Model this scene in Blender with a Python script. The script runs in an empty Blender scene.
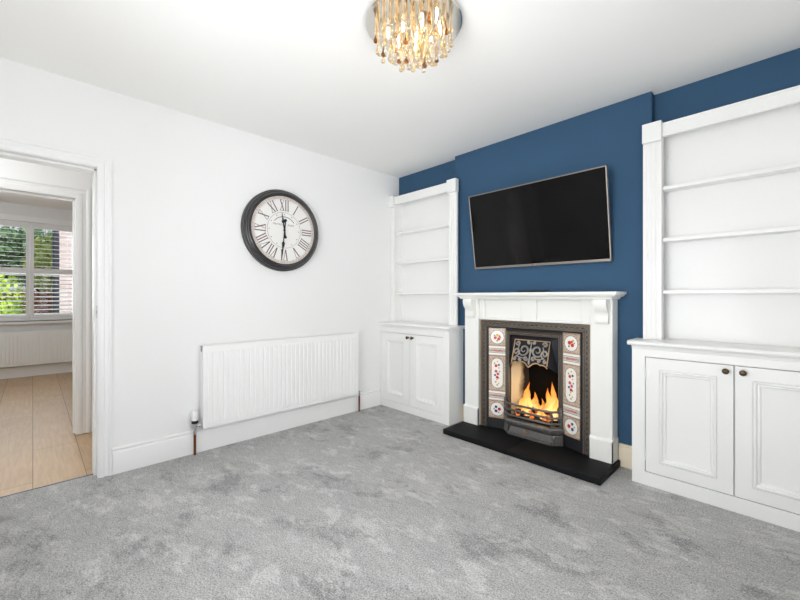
import bpy, bmesh, math, random
from mathutils import Vector, Matrix
PI = math.pi
random.seed(7)
SC = bpy.context.scene
COL = SC.collection

# ------------------------------------------------------------------ materials
def S(r, g=None, b=None):
    """sRGB 0-255 -> linear"""
    if g is None: g = b = r
    f = lambda c: (c/255/12.92) if c/255 <= .04045 else ((c/255+.055)/1.055)**2.4
    return (f(r), f(g), f(b), 1)

def mat(name, col, rough=.5, metal=0, spec=.5, var=.03, vscale=6, bump=0, bscale=200, coat=0, **kw):
    m = bpy.data.materials.new(name); m.use_nodes = True
    nt = m.node_tree; b = nt.nodes['Principled BSDF']
    tc = nt.nodes.new('ShaderNodeTexCoord')
    nz = nt.nodes.new('ShaderNodeTexNoise'); nz.inputs['Scale'].default_value = vscale
    nz.inputs['Detail'].default_value = 4
    nt.links.new(tc.outputs['Object'], nz.inputs['Vector'])
    mx = nt.nodes.new('ShaderNodeMix'); mx.data_type = 'RGBA'
    mx.inputs['A'].default_value = tuple(c*(1-var) for c in col[:3])+(1,)
    mx.inputs['B'].default_value = tuple(min(1, c*(1+var)) for c in col[:3])+(1,)
    nt.links.new(nz.outputs['Fac'], mx.inputs['Factor'])
    nt.links.new(mx.outputs['Result'], b.inputs['Base Color'])
    b.inputs['Roughness'].default_value = rough; b.inputs['Metallic'].default_value = metal
    b.inputs['Specular IOR Level'].default_value = spec
    b.inputs['Coat Weight'].default_value = coat
    if bump:
        n2 = nt.nodes.new('ShaderNodeTexNoise'); n2.inputs['Scale'].default_value = bscale
        nt.links.new(tc.outputs['Object'], n2.inputs['Vector'])
        bp = nt.nodes.new('ShaderNodeBump'); bp.inputs['Strength'].default_value = bump
        bp.inputs['Distance'].default_value = .002
        nt.links.new(n2.outputs['Fac'], bp.inputs['Height']); nt.links.new(bp.outputs['Normal'], b.inputs['Normal'])
    for k, v in kw.items(): b.inputs[k.replace('_', ' ')].default_value = v
    return m

def node_mat(name):
    m = bpy.data.materials.new(name); m.use_nodes = True
    nt = m.node_tree
    return m, nt, nt.nodes['Principled BSDF'], nt.nodes.new, nt.links.new

M = {}
M['wall'] = mat('wall_white_paint', S(238, 238, 237), .75, spec=.25, var=.008, vscale=3, bump=.05, bscale=350)
M['ceil'] = mat('ceiling_white_paint', S(244, 243, 241), .85, spec=.2, var=.008, vscale=3, bump=.04, bscale=300)
M['blue'] = mat('blue_wall_paint', S(58, 87, 115), .75, spec=.12, var=.03, vscale=5, bump=.08, bscale=300)
M['gloss'] = mat('white_eggshell_paint', S(236, 236, 234), .32, spec=.45, var=.008, vscale=4, bump=.03, bscale=250)
M['backpanel'] = mat('white_gloss_paint', S(236, 236, 235), .16, spec=.13, var=.008, vscale=4, bump=.02, bscale=20)
M['trim'] = mat('white_gloss_trim', S(238, 238, 237), .3, spec=.45, var=.006)
M['surround'] = mat('surround_white_paint', S(236, 236, 232), .38, spec=.4, var=.01)
M['cream'] = mat('cream_paint', S(232, 219, 196), .4, var=.03)
M['rad'] = mat('radiator_enamel', S(240, 240, 239), .3, spec=.45, var=.005)
M['fargrey'] = mat('far_room_paint', S(226, 225, 224), .6, var=.01)
M['slate'] = mat('black_slate', S(16, 17, 19), .6, spec=.18, var=.2, vscale=14, bump=.25, bscale=60)
M['iron'] = mat('black_cast_iron', S(24, 26, 33), .55, spec=.35, var=.25, vscale=30, bump=.3, bscale=220)
M['ironblk'] = mat('matt_black_iron', S(22, 23, 26), .5, var=.2, vscale=30, bump=.2)
M['pewter'] = mat('burnished_iron', S(104, 96, 87), .42, metal=.55, var=.75, vscale=130, bump=.5, bscale=260)
M['grate'] = mat('grate_iron', S(104, 102, 100), .4, metal=.5, var=.35, vscale=60, bump=.4, bscale=200)
M['copper_trim'] = mat('bronzed_edge', S(196, 160, 122), .4, metal=.5, var=.2, vscale=80)
M['scroll'] = mat('polished_scroll', S(172, 165, 156), .4, metal=.4, var=.3, vscale=90)
M['firebrick'] = mat('fire_clay', S(205, 170, 122), .85, var=.2, vscale=14, bump=.4, bscale=90)
M['soot'] = mat('soot', S(11, 9, 8), .95, spec=.1, var=.3, vscale=12)
M['coal'] = mat('charred_coal', S(24, 20, 18), .9, var=.4, vscale=40, bump=.6, bscale=80)
M['clockcase'] = mat('dark_bronze_case', S(44, 42, 43), .28, spec=.6, var=.2, vscale=25, coat=.3)
M['handcol'] = mat('clock_hand_black', S(28, 36, 38), .4)
M['numeral'] = mat('numeral_brown', S(112, 88, 84), .7, var=.2, vscale=60)
M['dialink'] = mat('dial_grey_ink', S(132, 124, 120), .8)
M['tvframe'] = mat('tv_bezel_metal', S(144, 136, 128), .35, metal=.7, var=.05)
M['tvscreen'] = mat('tv_screen', S(8, 8, 9), .09, spec=.2, var=.05)
M['black'] = mat('black_plastic', S(14, 14, 15), .4, var=.1)
M['red'] = mat('red_plastic', S(200, 25, 45), .4)
M['silver'] = mat('silver_print', S(190, 188, 186), .35, metal=.6)
M['chrome'] = mat('chrome', S(205, 205, 205), .15, metal=1, var=.05)
M['pipe'] = mat('copper_pipe', S(122, 66, 34), .4, metal=.6, var=.15, vscale=30)
M['bronze'] = mat('antique_bronze', S(92, 74, 54), .3, metal=.85, var=.25, vscale=90)
M['brass'] = mat('brass', S(190, 140, 70), .35, metal=.9, var=.1)
M['plug'] = mat('grey_plastic', S(120, 120, 120), .5)
M['mirror'] = mat('polished_canopy', S(232, 228, 220), .12, metal=1, var=.02)
M['rod'] = mat('gold_rod', S(226, 184, 120), .25, metal=.9, var=.1, vscale=40)
M['bark'] = mat('bark', S(92, 74, 58), .9, var=.3, vscale=20, bump=.5)
M['pole'] = mat('dark_painted_pipe', S(40, 44, 54), .5)
M['leafdark'] = mat('leaf_dark_green', S(84, 116, 78), .6, var=.5, vscale=3)
M['leafmid'] = mat('leaf_mid_green', S(190, 200, 112), .6, var=.45, vscale=4)
M['leaflime'] = mat('leaf_lime_green', S(190, 226, 70), .55, var=.35, vscale=5)
M['leafrust'] = mat('leaf_rust_red', S(150, 86, 58), .65, var=.45, vscale=5)
M['grass'] = mat('lawn_grass', S(150, 160, 92), .9, var=.35, vscale=2, bump=.5, bscale=60)
M['stonepave'] = mat('pale_paving', S(190, 180, 168), .8, var=.12, vscale=3)
M['trim_dark'] = mat('threshold_strip', S(88, 92, 108), .5)

def glass_pane():
    m, nt, b, N, L = node_mat('clear_window_glass')
    t = N('ShaderNodeBsdfTransparent'); g = N('ShaderNodeBsdfGlossy'); g.inputs['Roughness'].default_value = .02
    f = N('ShaderNodeFresnel'); f.inputs['IOR'].default_value = 1.3
    mx = N('ShaderNodeMixShader'); L(f.outputs[0], mx.inputs[0]); L(t.outputs[0], mx.inputs[1]); L(g.outputs[0], mx.inputs[2])
    L(mx.outputs[0], nt.nodes['Material Output'].inputs[0]); return m
M['glass'] = glass_pane()

def drop_mat(name, col):
    m, nt, b, N, L = node_mat(name)
    b.inputs['Base Color'].default_value = col
    b.inputs['Transmission Weight'].default_value = .85
    b.inputs['Roughness'].default_value = .06; b.inputs['IOR'].default_value = 1.45
    tc = N('ShaderNodeTexCoord'); nz = N('ShaderNodeTexNoise'); nz.inputs['Scale'].default_value = 60
    L(tc.outputs['Object'], nz.inputs['Vector'])
    bp = N('ShaderNodeBump'); bp.inputs['Strength'].default_value = .25; bp.inputs['Distance'].default_value = .002
    L(nz.outputs['Fac'], bp.inputs['Height']); L(bp.outputs['Normal'], b.inputs['Normal'])
    return m
M['dropclear'] = drop_mat('clear_glass_drop', (1, .93, .82, 1))
M['dropgold'] = drop_mat('champagne_glass_drop', (1, .8, .5, 1))
M['dropamber'] = drop_mat('amber_glass_drop', (.30, .11, .02, 1))

def emis(name, col, st):
    m, nt, b, N, L = node_mat(name)
    e = N('ShaderNodeEmission'); e.inputs[0].default_value = col; e.inputs[1].default_value = st
    L(e.outputs[0], nt.nodes['Material Output'].inputs[0]); return m
M['bulb'] = emis('warm_led_capsule', (1, .80, .52, 1), 70)

def carpet_mat():
    m, nt, b, N, L = node_mat('grey_twist_carpet')
    tc = N('ShaderNodeTexCoord')
    def noise(scale, detail=3, dist=0, vec=None, rough=.5):
        n = N('ShaderNodeTexNoise'); n.inputs['Scale'].default_value = scale; n.inputs['Detail'].default_value = detail
        n.inputs['Distortion'].default_value = dist; n.inputs['Roughness'].default_value = rough
        L(vec or tc.outputs['Object'], n.inputs['Vector']); return n.outputs['Fac']
    mp = N('ShaderNodeMapping'); mp.inputs['Scale'].default_value = (2.0, 4.2, 1); mp.inputs['Rotation'].default_value = (0, 0, -.5)
    L(tc.outputs['Object'], mp.inputs['Vector'])
    big = noise(1.5, 7, .35, mp.outputs[0], .68)
    mid = noise(9, 5, .3, mp.outputs[0], .62)
    fine = noise(130, 2); fibre = noise(330, 2)
    def math_(op, a, bb, clamp=False):
        n = N('ShaderNodeMath'); n.operation = op; n.use_clamp = clamp
        for i, v in enumerate((a, bb)):
            if isinstance(v, (int, float)): n.inputs[i].default_value = v
            else: L(v, n.inputs[i])
        return n.outputs[0]
    # vacuum swaths: alternating nap running across the room
    mp2 = N('ShaderNodeMapping'); mp2.inputs['Rotation'].default_value = (0, 0, math.radians(62)); L(tc.outputs['Object'], mp2.inputs['Vector'])
    wv = N('ShaderNodeTexWave'); wv.wave_profile = 'SAW'; wv.inputs['Scale'].default_value = .42; wv.inputs['Distortion'].default_value = .35
    wv.inputs['Detail'].default_value = 1; L(mp2.outputs[0], wv.inputs['Vector'])
    def sstep(v, a, b_):
        n = N('ShaderNodeMapRange'); n.interpolation_type = 'SMOOTHSTEP'; n.inputs['From Min'].default_value = a; n.inputs['From Max'].default_value = b_
        L(v, n.inputs['Value']); return n.outputs['Result']
    mp3 = N('ShaderNodeMapping'); mp3.inputs['Scale'].default_value = (3.2, 5.5, 1); mp3.inputs['Rotation'].default_value = (0, 0, -.75); mp3.inputs['Location'].default_value = (3.1, 1.7, 0)
    L(tc.outputs['Object'], mp3.inputs['Vector'])
    light = sstep(noise(1.35, 10, .2, mp3.outputs[0], .74), .515, .615)
    mp4 = N('ShaderNodeMapping'); mp4.inputs['Scale'].default_value = (2.4, 3.4, 1); mp4.inputs['Rotation'].default_value = (0, 0, -.6); mp4.inputs['Location'].default_value = (7.3, 4.1, 0)
    L(tc.outputs['Object'], mp4.inputs['Vector'])
    dark = sstep(noise(1.15, 10, .25, mp4.outputs[0], .72), .515, .63)
    f = math_('ADD', math_('MULTIPLY', light, .20), math_('MULTIPLY', dark, -.19))
    f = math_('ADD', f, math_('MULTIPLY', math_('SUBTRACT', big, .5), .25))
    f = math_('ADD', f, math_('MULTIPLY', math_('SUBTRACT', mid, .5), .42))
    f = math_('ADD', f, math_('MULTIPLY', math_('SUBTRACT', wv.outputs['Fac'], .5), .05))
    f = math_('ADD', f, math_('MULTIPLY', math_('SUBTRACT', fine, .5), 1.15))
    f = math_('ADD', f, math_('MULTIPLY', math_('SUBTRACT', fibre, .5), 1.35))
    f = math_('ADD', f, .5, True)
    r = N('ShaderNodeValToRGB'); r.color_ramp.elements[0].position = 0; r.color_ramp.elements[1].position = 1
    r.color_ramp.elements[0].color = S(96, 96, 95); r.color_ramp.elements[1].color = S(219, 218, 216)
    L(f, r.inputs[0]); L(r.outputs[0], b.inputs['Base Color'])
    b.inputs['Roughness'].default_value = .95; b.inputs['Specular IOR Level'].default_value = .1
    b.inputs['Sheen Weight'].default_value = .08
    bp = N('ShaderNodeBump'); bp.inputs['Strength'].default_value = .7; bp.inputs['Distance'].default_value = .006
    h = math_('ADD', fine, math_('MULTIPLY', fibre, .6)); L(h, bp.inputs['Height']); L(bp.outputs['Normal'], b.inputs['Normal'])
    return m
M['carpet'] = carpet_mat()

def oak_mat():
    m, nt, b, N, L = node_mat('pale_oak_planks')
    tc = N('ShaderNodeTexCoord')
    br = N('ShaderNodeTexBrick'); br.offset = .37
    br.inputs['Scale'].default_value = 1; br.inputs['Brick Width'].default_value = 1.85; br.inputs['Row Height'].default_value = .255
    br.inputs['Mortar Size'].default_value = .0022; br.inputs['Mortar Smooth'].default_value = .3
    br.inputs['Color1'].default_value = S(204, 174, 138); br.inputs['Color2'].default_value = S(194, 164, 130); br.inputs['Mortar'].default_value = S(120, 94, 70)
    mp = N('ShaderNodeMapping'); mp.inputs['Location'].default_value = (.22, 0, 0); L(tc.outputs['Object'], mp.inputs['Vector']); L(mp.outputs[0], br.inputs['Vector'])
    mp2 = N('ShaderNodeMapping'); mp2.inputs['Scale'].default_value = (1.4, 18, 1); L(tc.outputs['Object'], mp2.inputs['Vector'])
    nz = N('ShaderNodeTexNoise'); nz.inputs['Scale'].default_value = 3; nz.inputs['Detail'].default_value = 6; nz.inputs['Distortion'].default_value = .6
    L(mp2.outputs[0], nz.inputs['Vector'])
    n3 = N('ShaderNodeTexNoise'); n3.inputs['Scale'].default_value = 4; L(tc.outputs['Object'], n3.inputs['Vector'])
    r = N('ShaderNodeValToRGB'); r.color_ramp.elements[0].position = .3; r.color_ramp.elements[1].position = .7
    r.color_ramp.elements[0].color = (.80, .77, .73, 1); r.color_ramp.elements[1].color = (1.05, 1.04, 1.02, 1); L(nz.outputs['Fac'], r.inputs[0])
    mx = N('ShaderNodeMix'); mx.data_type = 'RGBA'; mx.blend_type = 'MULTIPLY'; mx.inputs['Factor'].default_value = .8
    L(br.outputs['Color'], mx.inputs['A']); L(r.outputs[0], mx.inputs['B'])
    r2 = N('ShaderNodeValToRGB'); r2.color_ramp.elements[0].color = (.86, .86, .86, 1); r2.color_ramp.elements[1].color = (1.05, 1.05, 1.05, 1); L(n3.outputs['Fac'], r2.inputs[0])
    m2 = N('ShaderNodeMix'); m2.data_type = 'RGBA'; m2.blend_type = 'MULTIPLY'; m2.inputs['Factor'].default_value = 1
    L(mx.outputs['Result'], m2.inputs['A']); L(r2.outputs[0], m2.inputs['B'])
    L(m2.outputs['Result'], b.inputs['Base Color']); b.inputs['Roughness'].default_value = .42
    bp = N('ShaderNodeBump'); bp.inputs['Strength'].default_value = .3; bp.inputs['Distance'].default_value = .002; bp.invert = True
    L(br.outputs['Fac'], bp.inputs['Height']); L(bp.outputs['Normal'], b.inputs['Normal'])
    return m
M['oak'] = oak_mat()

def brick_mat(name, c1, c2, mo, axis='x'):
    m, nt, b, N, L = node_mat(name)
    tc = N('ShaderNodeTexCoord'); sp = N('ShaderNodeSeparateXYZ'); cb = N('ShaderNodeCombineXYZ')
    L(tc.outputs['Object'], sp.inputs[0]); ad = N('ShaderNodeMath'); ad.operation = 'ADD'
    L(sp.outputs['X'], ad.inputs[0]); L(sp.outputs['Y'], ad.inputs[1])
    L(ad.outputs[0], cb.inputs['X']); L(sp.outputs['Z'], cb.inputs['Y'])
    br = N('ShaderNodeTexBrick'); br.inputs['Scale'].default_value = 1; br.inputs['Brick Width'].default_value = .225; br.inputs['Row Height'].default_value = .075
    br.inputs['Mortar Size'].default_value = .006
    br.inputs['Color1'].default_value = c1; br.inputs['Color2'].default_value = c2; br.inputs['Mortar'].default_value = mo
    L(cb.outputs[0], br.inputs['Vector']); L(br.outputs['Color'], b.inputs['Base Color']); b.inputs['Roughness'].default_value = .85
    return m
M['brick'] = brick_mat('red_brick', S(150, 88, 66), S(120, 66, 50), S(170, 158, 145))
M['palebrick'] = brick_mat('pale_pink_brick', S(206, 198, 198), S(186, 164, 162), S(214, 212, 212))

def dial_mat():
    m, nt, b, N, L = node_mat('aged_paper_dial')
    tc = N('ShaderNodeTexCoord'); sp = N('ShaderNodeVectorMath'); sp.operation = 'LENGTH'
    L(tc.outputs['Object'], sp.inputs[0])
    nz = N('ShaderNodeTexNoise'); nz.inputs['Scale'].default_value = 14; nz.inputs['Detail'].default_value = 6; L(tc.outputs['Object'], nz.inputs['Vector'])
    ad = N('ShaderNodeMath'); ad.operation = 'MULTIPLY_ADD'; L(nz.outputs['Fac'], ad.inputs[0]); ad.inputs[1].default_value = .05; L(sp.outputs['Value'], ad.inputs[2])
    r = N('ShaderNodeValToRGB'); e = r.color_ramp.elements
    e[0].position = .283; e[0].color = S(234, 232, 229); e[1].position = .322; e[1].color = S(208, 192, 182)
    L(ad.outputs[0], r.inputs[0]); L(r.outputs[0], b.inputs['Base Color']); b.inputs['Roughness'].default_value = .6
    return m
M['dial'] = dial_mat()

def flame_mat():
    m, nt, b, N, L = node_mat('flame')
    tc = N('ShaderNodeTexCoord'); sp = N('ShaderNodeSeparateXYZ'); L(tc.outputs['Generated'], sp.inputs[0])
    nz = N('ShaderNodeTexNoise'); nz.inputs['Scale'].default_value = 22; nz.inputs['Detail'].default_value = 3; nz.inputs['Distortion'].default_value = .8
    mp = N('ShaderNodeMapping'); mp.inputs['Scale'].default_value = (1, 1, .45); L(tc.outputs['Object'], mp.inputs['Vector']); L(mp.outputs[0], nz.inputs['Vector'])
    ad = N('ShaderNodeMath'); ad.operation = 'MULTIPLY_ADD'; L(nz.outputs['Fac'], ad.inputs[0]); ad.inputs[1].default_value = .7
    s2 = N('ShaderNodeMath'); s2.operation = 'SUBTRACT'; L(sp.outputs['Z'], s2.inputs[0]); s2.inputs[1].default_value = .35; L(s2.outputs[0], ad.inputs[2])
    r = N('ShaderNodeValToRGB'); e = r.color_ramp.elements
    e[0].position = 0; e[0].color = (1, .70, .34, 1); e[1].position = 1; e[1].color = (.70, .17, .02, 1)
    k = e.new(.35); k.color = (1, .52, .15, 1); k = e.new(.65); k.color = (.95, .33, .06, 1)
    L(ad.outputs[0], r.inputs[0])
    em = N('ShaderNodeEmission'); L(r.outputs[0], em.inputs[0]); em.inputs[1].default_value = 2.3
    tr = N('ShaderNodeBsdfTransparent')
    lw = N('ShaderNodeLayerWeight'); lw.inputs[0].default_value = .45
    a = N('ShaderNodeMath'); a.operation = 'MULTIPLY_ADD'; a.use_clamp = True; L(nz.outputs['Fac'], a.inputs[0]); a.inputs[1].default_value = 2.6
    inv = N('ShaderNodeMath'); inv.operation = 'MULTIPLY_ADD'; L(lw.outputs['Facing'], inv.inputs[0]); inv.inputs[1].default_value = -1.3; inv.inputs[2].default_value = -.55
    L(inv.outputs[0], a.inputs[2])
    mx = N('ShaderNodeMixShader'); L(a.outputs[0], mx.inputs[0]); L(tr.outputs[0], mx.inputs[1]); L(em.outputs[0], mx.inputs[2])
    L(mx.outputs[0], nt.nodes['Material Output'].inputs[0]); return m
M['flame'] = flame_mat()

def ember_mat():
    m, nt, b, N, L = node_mat('glowing_embers')
    tc = N('ShaderNodeTexCoord'); nz = N('ShaderNodeTexNoise'); nz.inputs['Scale'].default_value = 26; L(tc.outputs['Object'], nz.inputs['Vector'])
    r = N('ShaderNodeValToRGB'); e = r.color_ramp.elements
    e[0].position = .45; e[0].color = (0, 0, 0, 1); e[1].position = .65; e[1].color = (1, .25, .04, 1); L(nz.outputs['Fac'], r.inputs[0])
    b.inputs['Base Color'].default_value = S(26, 20, 18); b.inputs['Roughness'].default_value = .9
    L(r.outputs[0], b.inputs['Emission Color']); b.inputs['Emission Strength'].default_value = 1.6
    return m
M['ember'] = ember_mat()

def cheek_mat():
    """pale fire clay with a soot stain of its own"""
    m, nt, b, N, L = node_mat('sooty_fire_clay')
    tc = N('ShaderNodeTexCoord'); nz = N('ShaderNodeTexNoise'); nz.inputs['Scale'].default_value = 9; nz.inputs['Detail'].default_value = 5; L(tc.outputs['Object'], nz.inputs['Vector'])
    sp = N('ShaderNodeSeparateXYZ'); L(tc.outputs['Generated'], sp.inputs[0])
    a = N('ShaderNodeMath'); a.operation = 'MULTIPLY_ADD'; L(nz.outputs['Fac'], a.inputs[0]); a.inputs[1].default_value = .55; L(sp.outputs['Y'], a.inputs[2])
    r = N('ShaderNodeValToRGB'); e = r.color_ramp.elements
    e[0].position = .62; e[0].color = S(222, 206, 172); e[1].position = .92; e[1].color = S(40, 30, 24); L(a.outputs[0], r.inputs[0])
    L(r.outputs[0], b.inputs['Base Color']); b.inputs['Roughness'].default_value = .9; return m
M['cheek'] = cheek_mat()

# --- painted tiles: floral motif drawn with coloured discs in mesh; base glaze here
def tile_base(name, c, speck):
    m, nt, b, N, L = node_mat(name)
    tc = N('ShaderNodeTexCoord'); v = N('ShaderNodeTexVoronoi'); v.inputs['Scale'].default_value = 110; L(tc.outputs['Object'], v.inputs['Vector'])
    r = N('ShaderNodeValToRGB'); r.color_ramp.elements[0].position = .25; r.color_ramp.elements[1].position = .55
    r.color_ramp.elements[0].color = speck; r.color_ramp.elements[1].color = c; L(v.outputs['Distance'], r.inputs[0])
    L(r.outputs[0], b.inputs['Base Color']); b.inputs['Roughness'].default_value = .14; return m
M['tilepink'] = tile_base('tan_patterned_glaze', S(200, 180, 160), S(160, 132, 112))
M['tilewhite'] = mat('white_glaze', S(240, 236, 228), .14, var=.02)
M['tileline'] = mat('brown_glaze_line', S(150, 108, 92), .2)
M['tileblueline'] = mat('slate_glaze_line', S(90, 92, 104), .2)
M['fl_red'] = mat('red_glaze', S(205, 62, 54), .2)
M['fl_pink'] = mat('pink_glaze', S(200, 92, 116), .2)
M['fl_blue'] = mat('blue_glaze', S(62, 84, 132), .2)
M['fl_yel'] = mat('yellow_glaze', S(226, 174, 66), .2)
M['fl_green'] = mat('green_glaze', S(122, 134, 104), .2)

# ------------------------------------------------------------------ mesh builder
class MB:
    def __init__(s): s.bm = bmesh.new()
    def add(s, vs, fs):
        v = [s.bm.verts.new(p) for p in vs]
        for f in fs:
            try: s.bm.faces.new([v[i] for i in f])
            except ValueError: pass
        return s
    def box(s, x0, x1, y0, y1, z0, z1, bev=0, seg=2):
        t = bmesh.new()
        bmesh.ops.create_cube(t, size=1)
        for v in t.verts:
            v.co = Vector(((x0+x1)/2+v.co.x*(x1-x0), (y0+y1)/2+v.co.y*(y1-y0), (z0+z1)/2+v.co.z*(z1-z0)))
        if bev: bmesh.ops.bevel(t, geom=t.edges[:], offset=bev, segments=seg, affect='EDGES', profile=.5)
        return s.merge(t)
    def merge(s, t, mtx=None):
        if mtx is not None: bmesh.ops.transform(t, matrix=mtx, verts=t.verts)
        me = bpy.data.meshes.new('tmp'); t.to_mesh(me); t.free(); s.bm.from_mesh(me); bpy.data.meshes.remove(me); return s
    def prism(s, poly, axis, a0, a1):
        """poly: 2D list; axis x:(y,z) y:(x,z) z:(x,y)"""
        def p(q, a): return {'x': (a, q[0], q[1]), 'y': (q[0], a, q[1]), 'z': (q[0], q[1], a)}[axis]
        n = len(poly)
        s.add([p(q, a0) for q in poly]+[p(q, a1) for q in poly],
              [list(range(n))[::-1], list(range(n, 2*n))]+[[i, (i+1) % n, n+(i+1) % n, n+i] for i in range(n)])
        return s
    def lathe(s, prof, c, axis='z', segs=24):
        """prof: (r, h) list; h along axis from c"""
        vs = []; fs = []; c = Vector(c)
        for r, h in prof:
            for i in range(segs):
                a = 2*PI*i/segs; u, w = r*math.cos(a), r*math.sin(a)
                vs.append(c+Vector({'z': (u, w, h), 'x': (h, u, w), 'y': (u, h, w)}[axis]))
        n = len(prof)
        for j in range(n-1):
            for i in range(segs):
                k = (i+1) % segs
                fs.append([j*segs+i, j*segs+k, (j+1)*segs+k, (j+1)*segs+i])
        if prof[0][0] > 1e-6: fs.append(list(range(segs))[::-1])
        if prof[-1][0] > 1e-6: fs.append(list(range((n-1)*segs, n*segs)))
        return s.add(vs, fs)
    def tube(s, path, r, segs=8, cap=True):
        P = [Vector(p) for p in path]; vs = []; fs = []; n = len(P)
        rr = r if isinstance(r, (list, tuple)) else [r]*n
        up = None
        for i, p in enumerate(P):
            d = (P[min(i+1, n-1)]-P[max(i-1, 0)]).normalized()
            if up is None: up = Vector((0, 0, 1)) if abs(d.z) < .9 else Vector((1, 0, 0))
            u = d.cross(up); u = u.normalized() if u.length > 1e-6 else Vector((1, 0, 0)); w = u.cross(d).normalized(); up = w
            for k in range(segs):
                a = 2*PI*k/segs; vs.append(p+(u*math.cos(a)+w*math.sin(a))*rr[i])
        for j in range(n-1):
            for k in range(segs):
                q = (k+1) % segs; fs.append([j*segs+k, j*segs+q, (j+1)*segs+q, (j+1)*segs+k])
        if cap: fs += [list(range(segs))[::-1], list(range((n-1)*segs, n*segs))]
        return s.add(vs, fs)
    def sphere(s, c, r, seg=12, ring=8, sc=(1, 1, 1)):
        t = bmesh.new(); bmesh.ops.create_uvsphere(t, u_segments=seg, v_segments=ring, radius=r)
        return s.merge(t, Matrix.Translation(c) @ Matrix.Diagonal((*sc, 1)))
    def loops(s, rects, f, close_front=True, close_back=True):
        """rects: list of (x0,x1,z0,z1,y); consecutive rings joined: a panelled board. f maps (x,y,z)"""
        vs = []; fs = []
        for x0, x1, z0, z1, y in rects:
            vs += [f(x0, y, z0), f(x1, y, z0), f(x1, y, z1), f(x0, y, z1)]
        for j in range(len(rects)-1):
            for k in range(4):
                q = (k+1) % 4; fs.append([j*4+k, j*4+q, (j+1)*4+q, (j+1)*4+k])
        if close_back: fs.append([3, 2, 1, 0])
        if close_front: n = len(rects)-1; fs.append([n*4, n*4+1, n*4+2, n*4+3])
        return s.add(vs, fs)
    def build(s, name, m, parent=None, smooth=None, loc=None, weld=True):
        if weld: bmesh.ops.remove_doubles(s.bm, verts=s.bm.verts, dist=1e-6)
        bmesh.ops.recalc_face_normals(s.bm, faces=s.bm.faces)
        me = bpy.data.meshes.new(name)
        base = Vector((0, 0, 0)); q = parent
        while q is not None: base += q.location; q = q.parent
        L = Vector(loc) if loc is not None else Vector((0, 0, 0))
        for v in s.bm.verts: v.co -= base+L
        s.bm.to_mesh(me); s.bm.free()
        me.materials.append(M[m])
        if smooth is not None:
            for p in me.polygons: p.use_smooth = True
            me.set_sharp_from_angle(angle=math.radians(smooth))
        o = bpy.data.objects.new(name, me); COL.objects.link(o); o.parent = parent; o.location = L
        return o

def thing(name, label, cat, loc, group=None):
    o = bpy.data.objects.new(name, None); COL.objects.link(o); o.location = loc; o.empty_display_size = .1
    o['label'] = label; o['category'] = cat
    if group: o['group'] = group
    return o
def tag(o, label, cat, group=None, kind=None):
    o['label'] = label; o['category'] = cat
    if group: o['group'] = group
    if kind: o['kind'] = kind
    return o
def struct(o): o['kind'] = 'structure'; return o
def structE(name, loc):
    o = bpy.data.objects.new(name, None); COL.objects.link(o); o.location = loc; o['kind'] = 'structure'; return o
def text_mesh(name, s, size, mtx, m, parent, ext=.0006, align='CENTER'):
    cu = bpy.data.curves.new(name, 'FONT'); cu.body = s; cu.size = size; cu.align_x = align; cu.align_y = 'CENTER'; cu.extrude = ext
    to = bpy.data.objects.new('txt', cu); COL.objects.link(to)
    dg = bpy.context.evaluated_depsgraph_get(); me = bpy.data.meshes.new_from_object(to.evaluated_get(dg))
    bpy.data.objects.remove(to); bpy.data.curves.remove(cu)
    me.name = name; me.materials.clear(); me.materials.append(M[m])
    base = Vector((0, 0, 0)); q = parent
    while q is not None: base += q.location; q = q.parent
    me.transform(Matrix.Translation(-base) @ mtx)
    o = bpy.data.objects.new(name, me); COL.objects.link(o); o.parent = parent; return o

# ------------------------------------------------------------------ room shell
W, D, H = 3.36, 2.972, 2.5          # right wall, alcove wall, ceiling
YF = -0.75                          # front (window) wall
BX0, BX1, BY = .847, 2.45, 2.902    # chimney breast
struct(MB().box(-.083, W, YF, 3.0, -.05, 0).build('floor', 'carpet'))
struct(MB().box(-4.66, -.089, -2.2, 2.2, -.06, -.006).build('floor', 'oak'))
struct(MB().box(-.092, -.080, -.5, .30, -.03, .002, .001).build('trim_1', 'trim_dark'))
struct(MB().box(-.13, W+.15, YF-.2, 3.4, H, H+.12).build('ceiling', 'ceil'))
# left wall with the doorway
DY0, DY1, DZ = -.50, .325, 2.013
struct(MB().box(-.13, 0, YF-.2, DY0, 0, H).box(-.13, 0, DY1, 3.4, 0, H).box(-.13, 0, DY0, DY1, DZ, H).build('wall_left', 'wall'))
RY0, RY1, RZ0, RZ1 = .10, 1.9, .55, 2.2
struct(MB().box(W, W+.15, YF-.2, RY0, 0, H).box(W, W+.15, RY1, 3.4, 0, H).box(W, W+.15, RY0, RY1, 0, RZ0).box(W, W+.15, RY0, RY1, RZ1, H).build('wall_right', 'wall'))
w3 = structE('window_3', (W+.1, (RY0+RY1)/2, RZ0))
f = MB()
for a, b in ((RY0, RY0+.06), (RY1-.06, RY1), ((RY0+RY1)/2-.035, (RY0+RY1)/2+.035)): f.box(W+.05, W+.12, a, b, RZ0, RZ1, .004)
for a, b in ((RZ0, RZ0+.07), (RZ1-.06, RZ1), (1.36, 1.41)): f.box(W+.05, W+.12, RY0, RY1, a, b, .004)
f.build('frame', 'trim', w3)
MB().box(W+.083, W+.087, RY0+.04, RY1-.04, RZ0+.05, RZ1-.04).build('pane', 'glass', w3)
MB().box(W-.05, W+.05, RY0-.03, RY1+.03, RZ0-.03, RZ0, .005).build('sill', 'trim', w3)
struct(MB().box(0, BX0, D, 3.4, 0, H).box(BX1, W, D, 3.4, 0, H).build('wall_back', 'blue'))
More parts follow.
